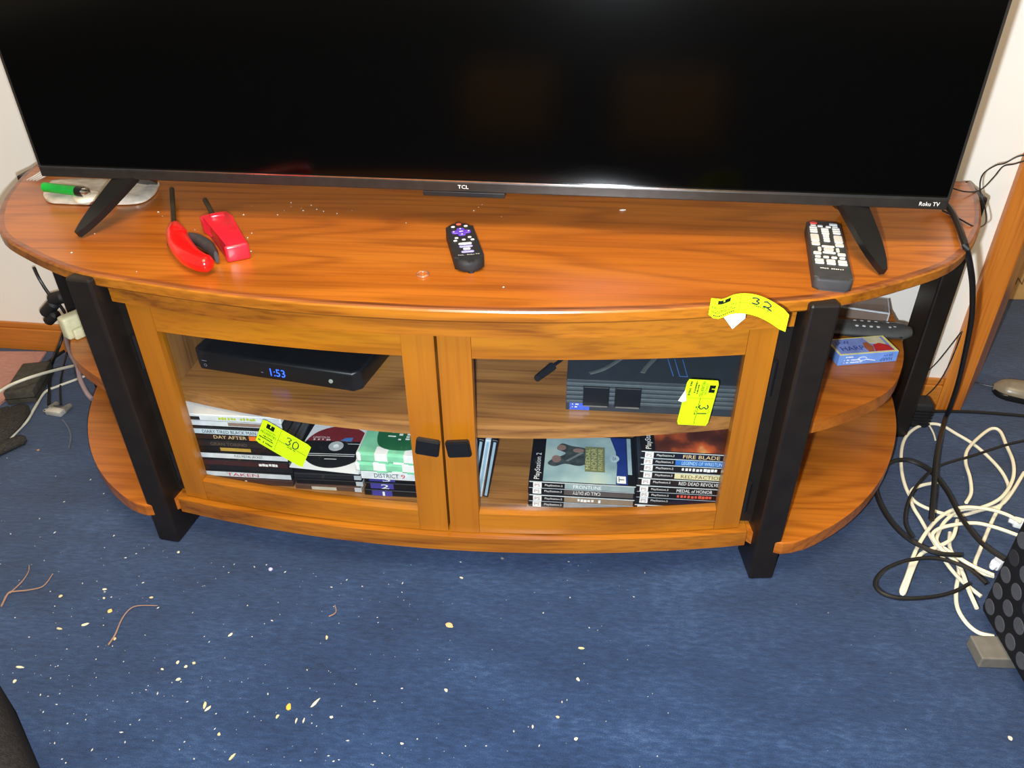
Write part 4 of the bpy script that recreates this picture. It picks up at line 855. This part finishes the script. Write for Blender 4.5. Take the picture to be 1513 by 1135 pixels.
cord('clear_lead', 'thin dark lead trailing from the cable connector', 'wire', [pz(92, 620, .008), pz(101, 632, .006), pz(105, 646, .004), pz(102, 662, .004)], .0016, plain('smoke_lead', (92, 96, 110), .3))
# knit glove
gl = thing('knit_glove', 'dark grey knit glove lying flat on the carpet at the left', 'glove', pz(10, 640, 0))
o = pz(10, 640, 0); M_KN = plain('grey_knit', (56, 54, 52), .95, .1, var=.4, scale=300, bump=1.0, bscale=500)
obj('palm', sweep([pz(u, v, .014)-o for u, v in ((-60, 690), (-40, 662), (-15, 645), (8, 626), (26, 608), (34, 600))], [.02, .045, .045, .038, .030, .014], [.008, .014, .015, .014, .012, .006], 14), M_KN, gl, True)
obj('thumb', sweep([pz(u, v, .012)-o for u, v in ((-30, 680), (0, 664), (20, 655), (33, 650), (39, 648))], [.016, .015, .014, .013, .006], [.012, .012, .012, .011, .005], 12), M_KN, gl, True)
obj('finger', sweep([pz(u, v, .02)-o for u, v in ((-30, 636), (-8, 622), (4, 610), (12, 603))], [.016, .015, .013, .006], [.012, .012, .011, .005], 12), M_KN, gl, True)
# dark upholstery at the lower left corner
A, B = pz(-14, 985, .13), pz(58, 1158, .13); d = A-B; d.z = 0; d.normalize(); c = (A+B)/2+Vector((-d.y, d.x, 0))*.148-d*.11
ot = thing('ottoman', 'dark charcoal upholstered footstool standing on the blue carpet', 'footstool', (c.x, c.y, 0), (0, 0, math.atan2(-d.x, d.y)))
obj('cushion', bx(-.15, .15, -.22, .22, .03, .19, .045, 5), plain('charcoal_upholstery', (40, 37, 36), .95, .1, var=.3, scale=200, bump=.8, bscale=500), ot, True)
for sx in (-1, 1):
    for sy in (-1, 1): obj('leg', lathe([(.015, 0), (.02, .035)], 12), M_LEG, ot, False, (sx*.1, sy*.16, 0))
# two tan cartons added out of view, only to reflect as blurs in the screen
for x0, x1, y0, lb in ((.14, .58, -2.1, 'unseen tan carton added across the room to reflect in the television'), (-.55, -.16, -2.15, 'narrower unseen tan carton added next to the wider one for the reflection')):
    t = thing('carton', lb, 'box', ((x0+x1)/2, y0, 0)); hw = (x1-x0)/2
    obj('box_walls', bx(-hw, hw, -.3, 0, 0, .24, .002), M_CARD, t); obj('tape', bx(-.025, .025, -.3005, .0006, .2398, .2406), plain('packing_tape', (190, 150, 96), .3), t)
# ------------------------------------------------------------------ litter on the carpet
M_TWIG = plain('twig_brown', (150, 118, 96), .8, .2)
def twig(label, paths):
    o = pz(*paths[0][0], 0); t = thing('twig', label, 'twig', (o.x, o.y, 0))
    for i, (pp, r_) in enumerate([(p_[:-1], p_[-1]) for p_ in paths]):
        pts = catmull([pz(u, v, .004)-Vector((o.x, o.y, 0)) for u, v in pp], 5); obj('stem' if i == 0 else 'side_stem', sweep(pts, [r_*.75*(1-.5*k/(len(pts)-1)) for k in range(len(pts))], n=6), M_TWIG, t, True)
twig('forked brown twig lying on the blue carpet', [[(2, 896), (12, 877), (22, 874), (42, 872), (64, 866), (78, 848), .0022], [(14, 877), (32, 860), (42, 845), (43, 835), .0016]])
twig('bent brown twig with a curled top lying on the blue carpet', [[(160, 953), (170, 938), (180, 915), (192, 900), (206, 895), (233, 895), .0018]])
twig('tiny bent brown twig beside the crumbs', [[(486, 911), (496, 905), (495, 894), .0014]])
def flake(name, label, cat, u, v, wpx, hpx, ang, col, z=0.0, th=.003):
    p = pz(u, v, z); a = random.random()*6
    wd, ht = wpx*.00074, hpx*.00105
    pl = [(wd/2*math.cos(2*math.pi*k/9)*(1+.22*math.sin(k*2.3+a)), ht/2*math.sin(2*math.pi*k/9)*(1+.22*math.cos(k*1.7+a))) for k in range(9)]
    return tag(obj(name, prism(pl, .0005, th, th*.25, 1), plain('flake_%d_%d_%d' % col, col, .7), None, False, (p.x, p.y, z), (0, 0, R(ang))), label, cat)
flake('wood_chip', 'tan pointed wood chip on the carpet under the middle of the stand', 'chip', 664, 925, 17, 8, -24, (214, 170, 120))
flake('wood_chip', 'small dark wood chip on the carpet just in front of the base', 'chip', 742, 826, 8, 4, -10, (120, 120, 112))
flake('orange_crumb', 'orange crumb alone on the carpet', 'crumb', 427, 1046, 10, 11, 20, (232, 168, 60))
flake('lavender_bead', 'pale lavender bead on the carpet below the left door', 'bead', 400, 843, 10, 6, 15, (182, 180, 226), th=.005)
flake('tan_crumb', 'round tan crumb on the carpet beside the left lower shelf', 'crumb', 57, 666, 8, 5, 0, (170, 130, 96))
flake('tan_crumb', 'yellowish tan crumb beside the bent twig', 'crumb', 163, 904, 9, 7, 0, (220, 184, 110))
flake('tan_crumb', 'pale crumb lying against the bent twig', 'crumb', 170, 945, 6, 5, 0, (196, 176, 130))
flake('cream_crumb', 'cream crumb in front of the left leg of the stand', 'crumb', 264, 817, 6, 4, 0, (220, 214, 180))
flake('tan_crumb', 'tan crumb on the carpet beside the dotted speaker cabinet corner', 'crumb', 1492, 1092, 8, 6, 0, (226, 206, 186))
flake('white_scrap', 'tiny white scrap on the top under the television edge', 'paper scrap', 920, 311, 14, 5, 12, (240, 236, 228), z=ZT, th=.0015)
straws = [(303, 1043, 6, 14, 10), (308, 1048, 5, 12, -35), (466, 1040, 5, 20, -28), (410, 1060, 5, 9, -15), (341, 939, 5, 9, -40), (126, 924, 14, 5, 30), (343, 1120, 5, 14, -25), (438, 1066, 3, 10, 0), (449, 1066, 3, 9, 0), (859, 959, 12, 4, 0), (854, 1005, 6, 8, 35), (787, 1075, 4, 6, 0), (824, 1061, 8, 4, -15), (851, 1093, 7, 5, 30), (659, 1021, 6, 7, 40), (483, 943, 5, 9, 10), (30, 987, 16, 4, 0), (22, 1008, 6, 8, 0), (88, 930, 13, 4, -5), (264, 1005, 10, 5, 25), (263, 980, 6, 7, 0), (287, 981, 6, 5, 0), (275, 986, 7, 5, 30), (240, 990, 7, 3, -10), (324, 1086, 7, 5, -40), (594, 1100, 6, 3, 0), (682, 855, 9, 3, -15), (90, 882, 8, 6, 40), (155, 872, 9, 4, 10), (154, 885, 6, 4, -30), (224, 884, 8, 4, 12), (490, 1061, 6, 4, 10)]
for k, (u, v, a_, b_, g_) in enumerate(straws):
    o = flake('straw_crumb', 'pale straw-coloured crumb scattered on the blue carpet', 'crumb', u, v, a_, b_*.8, g_, (220, 208, 172) if k % 3 else (206, 184, 138)); o['group'] = 'straw crumbs on the carpet'
b = bmesh.new()
def speck(p, s, e, a):
    x, y = math.cos(a), math.sin(a); v = [b.verts.new(p+Vector(q)) for q in ((x*s*e, y*s*e, .0006), (-y*s, x*s, .0004), (-x*s*e, -y*s*e, .0006), (y*s, -x*s, .0004), (0, 0, s*.9+.0008))]
    for i in range(4): b.faces.new((v[i], v[(i+1) % 4], v[4]))
for k in range(380):
    while True:
        u, v = random.random()*1513, 640+random.random()*495
        dens = (1.0 if u < 620 else .45 if u < 1000 else .06)*(1 if v > 790 else .5)
        if u > 250 and v < 830 and u < 1300: continue
        if random.random() < dens: break
    p = pz(u, v, .0); s = .0004+.0010*random.random()**3; speck(p, s, 1+random.random()*1.6, random.random()*6.28)
o = obj('crumbs', b, plain('crumb_white', (190, 188, 180), .8)); o['kind'] = 'stuff'; tag(o, 'fine pale crumbs sprinkled over the blue carpet', 'crumbs')
b = bmesh.new()
for u, v in [(430, 306), (445, 308), (460, 304), (420, 312), (498, 316), (478, 313), (520, 312), (288, 340), (240, 320), (234, 314), (371, 372), (366, 352), (372, 345), (202, 402), (140, 346), (372, 305), (360, 318), (712, 303), (707, 307), (741, 321), (700, 312), (744, 425), (430, 300), (448, 312), (468, 310), (410, 318), (600, 330), (820, 330), (106, 374)]:
    speck(pz(u, v, ZT), .0006+.0009*random.random(), 1.4, random.random()*6)
o = obj('dust_specks', b, plain('crumb_white', (190, 188, 180), .8)); o['kind'] = 'stuff'; tag(o, 'tiny white specks of dust on the oak top', 'dust')
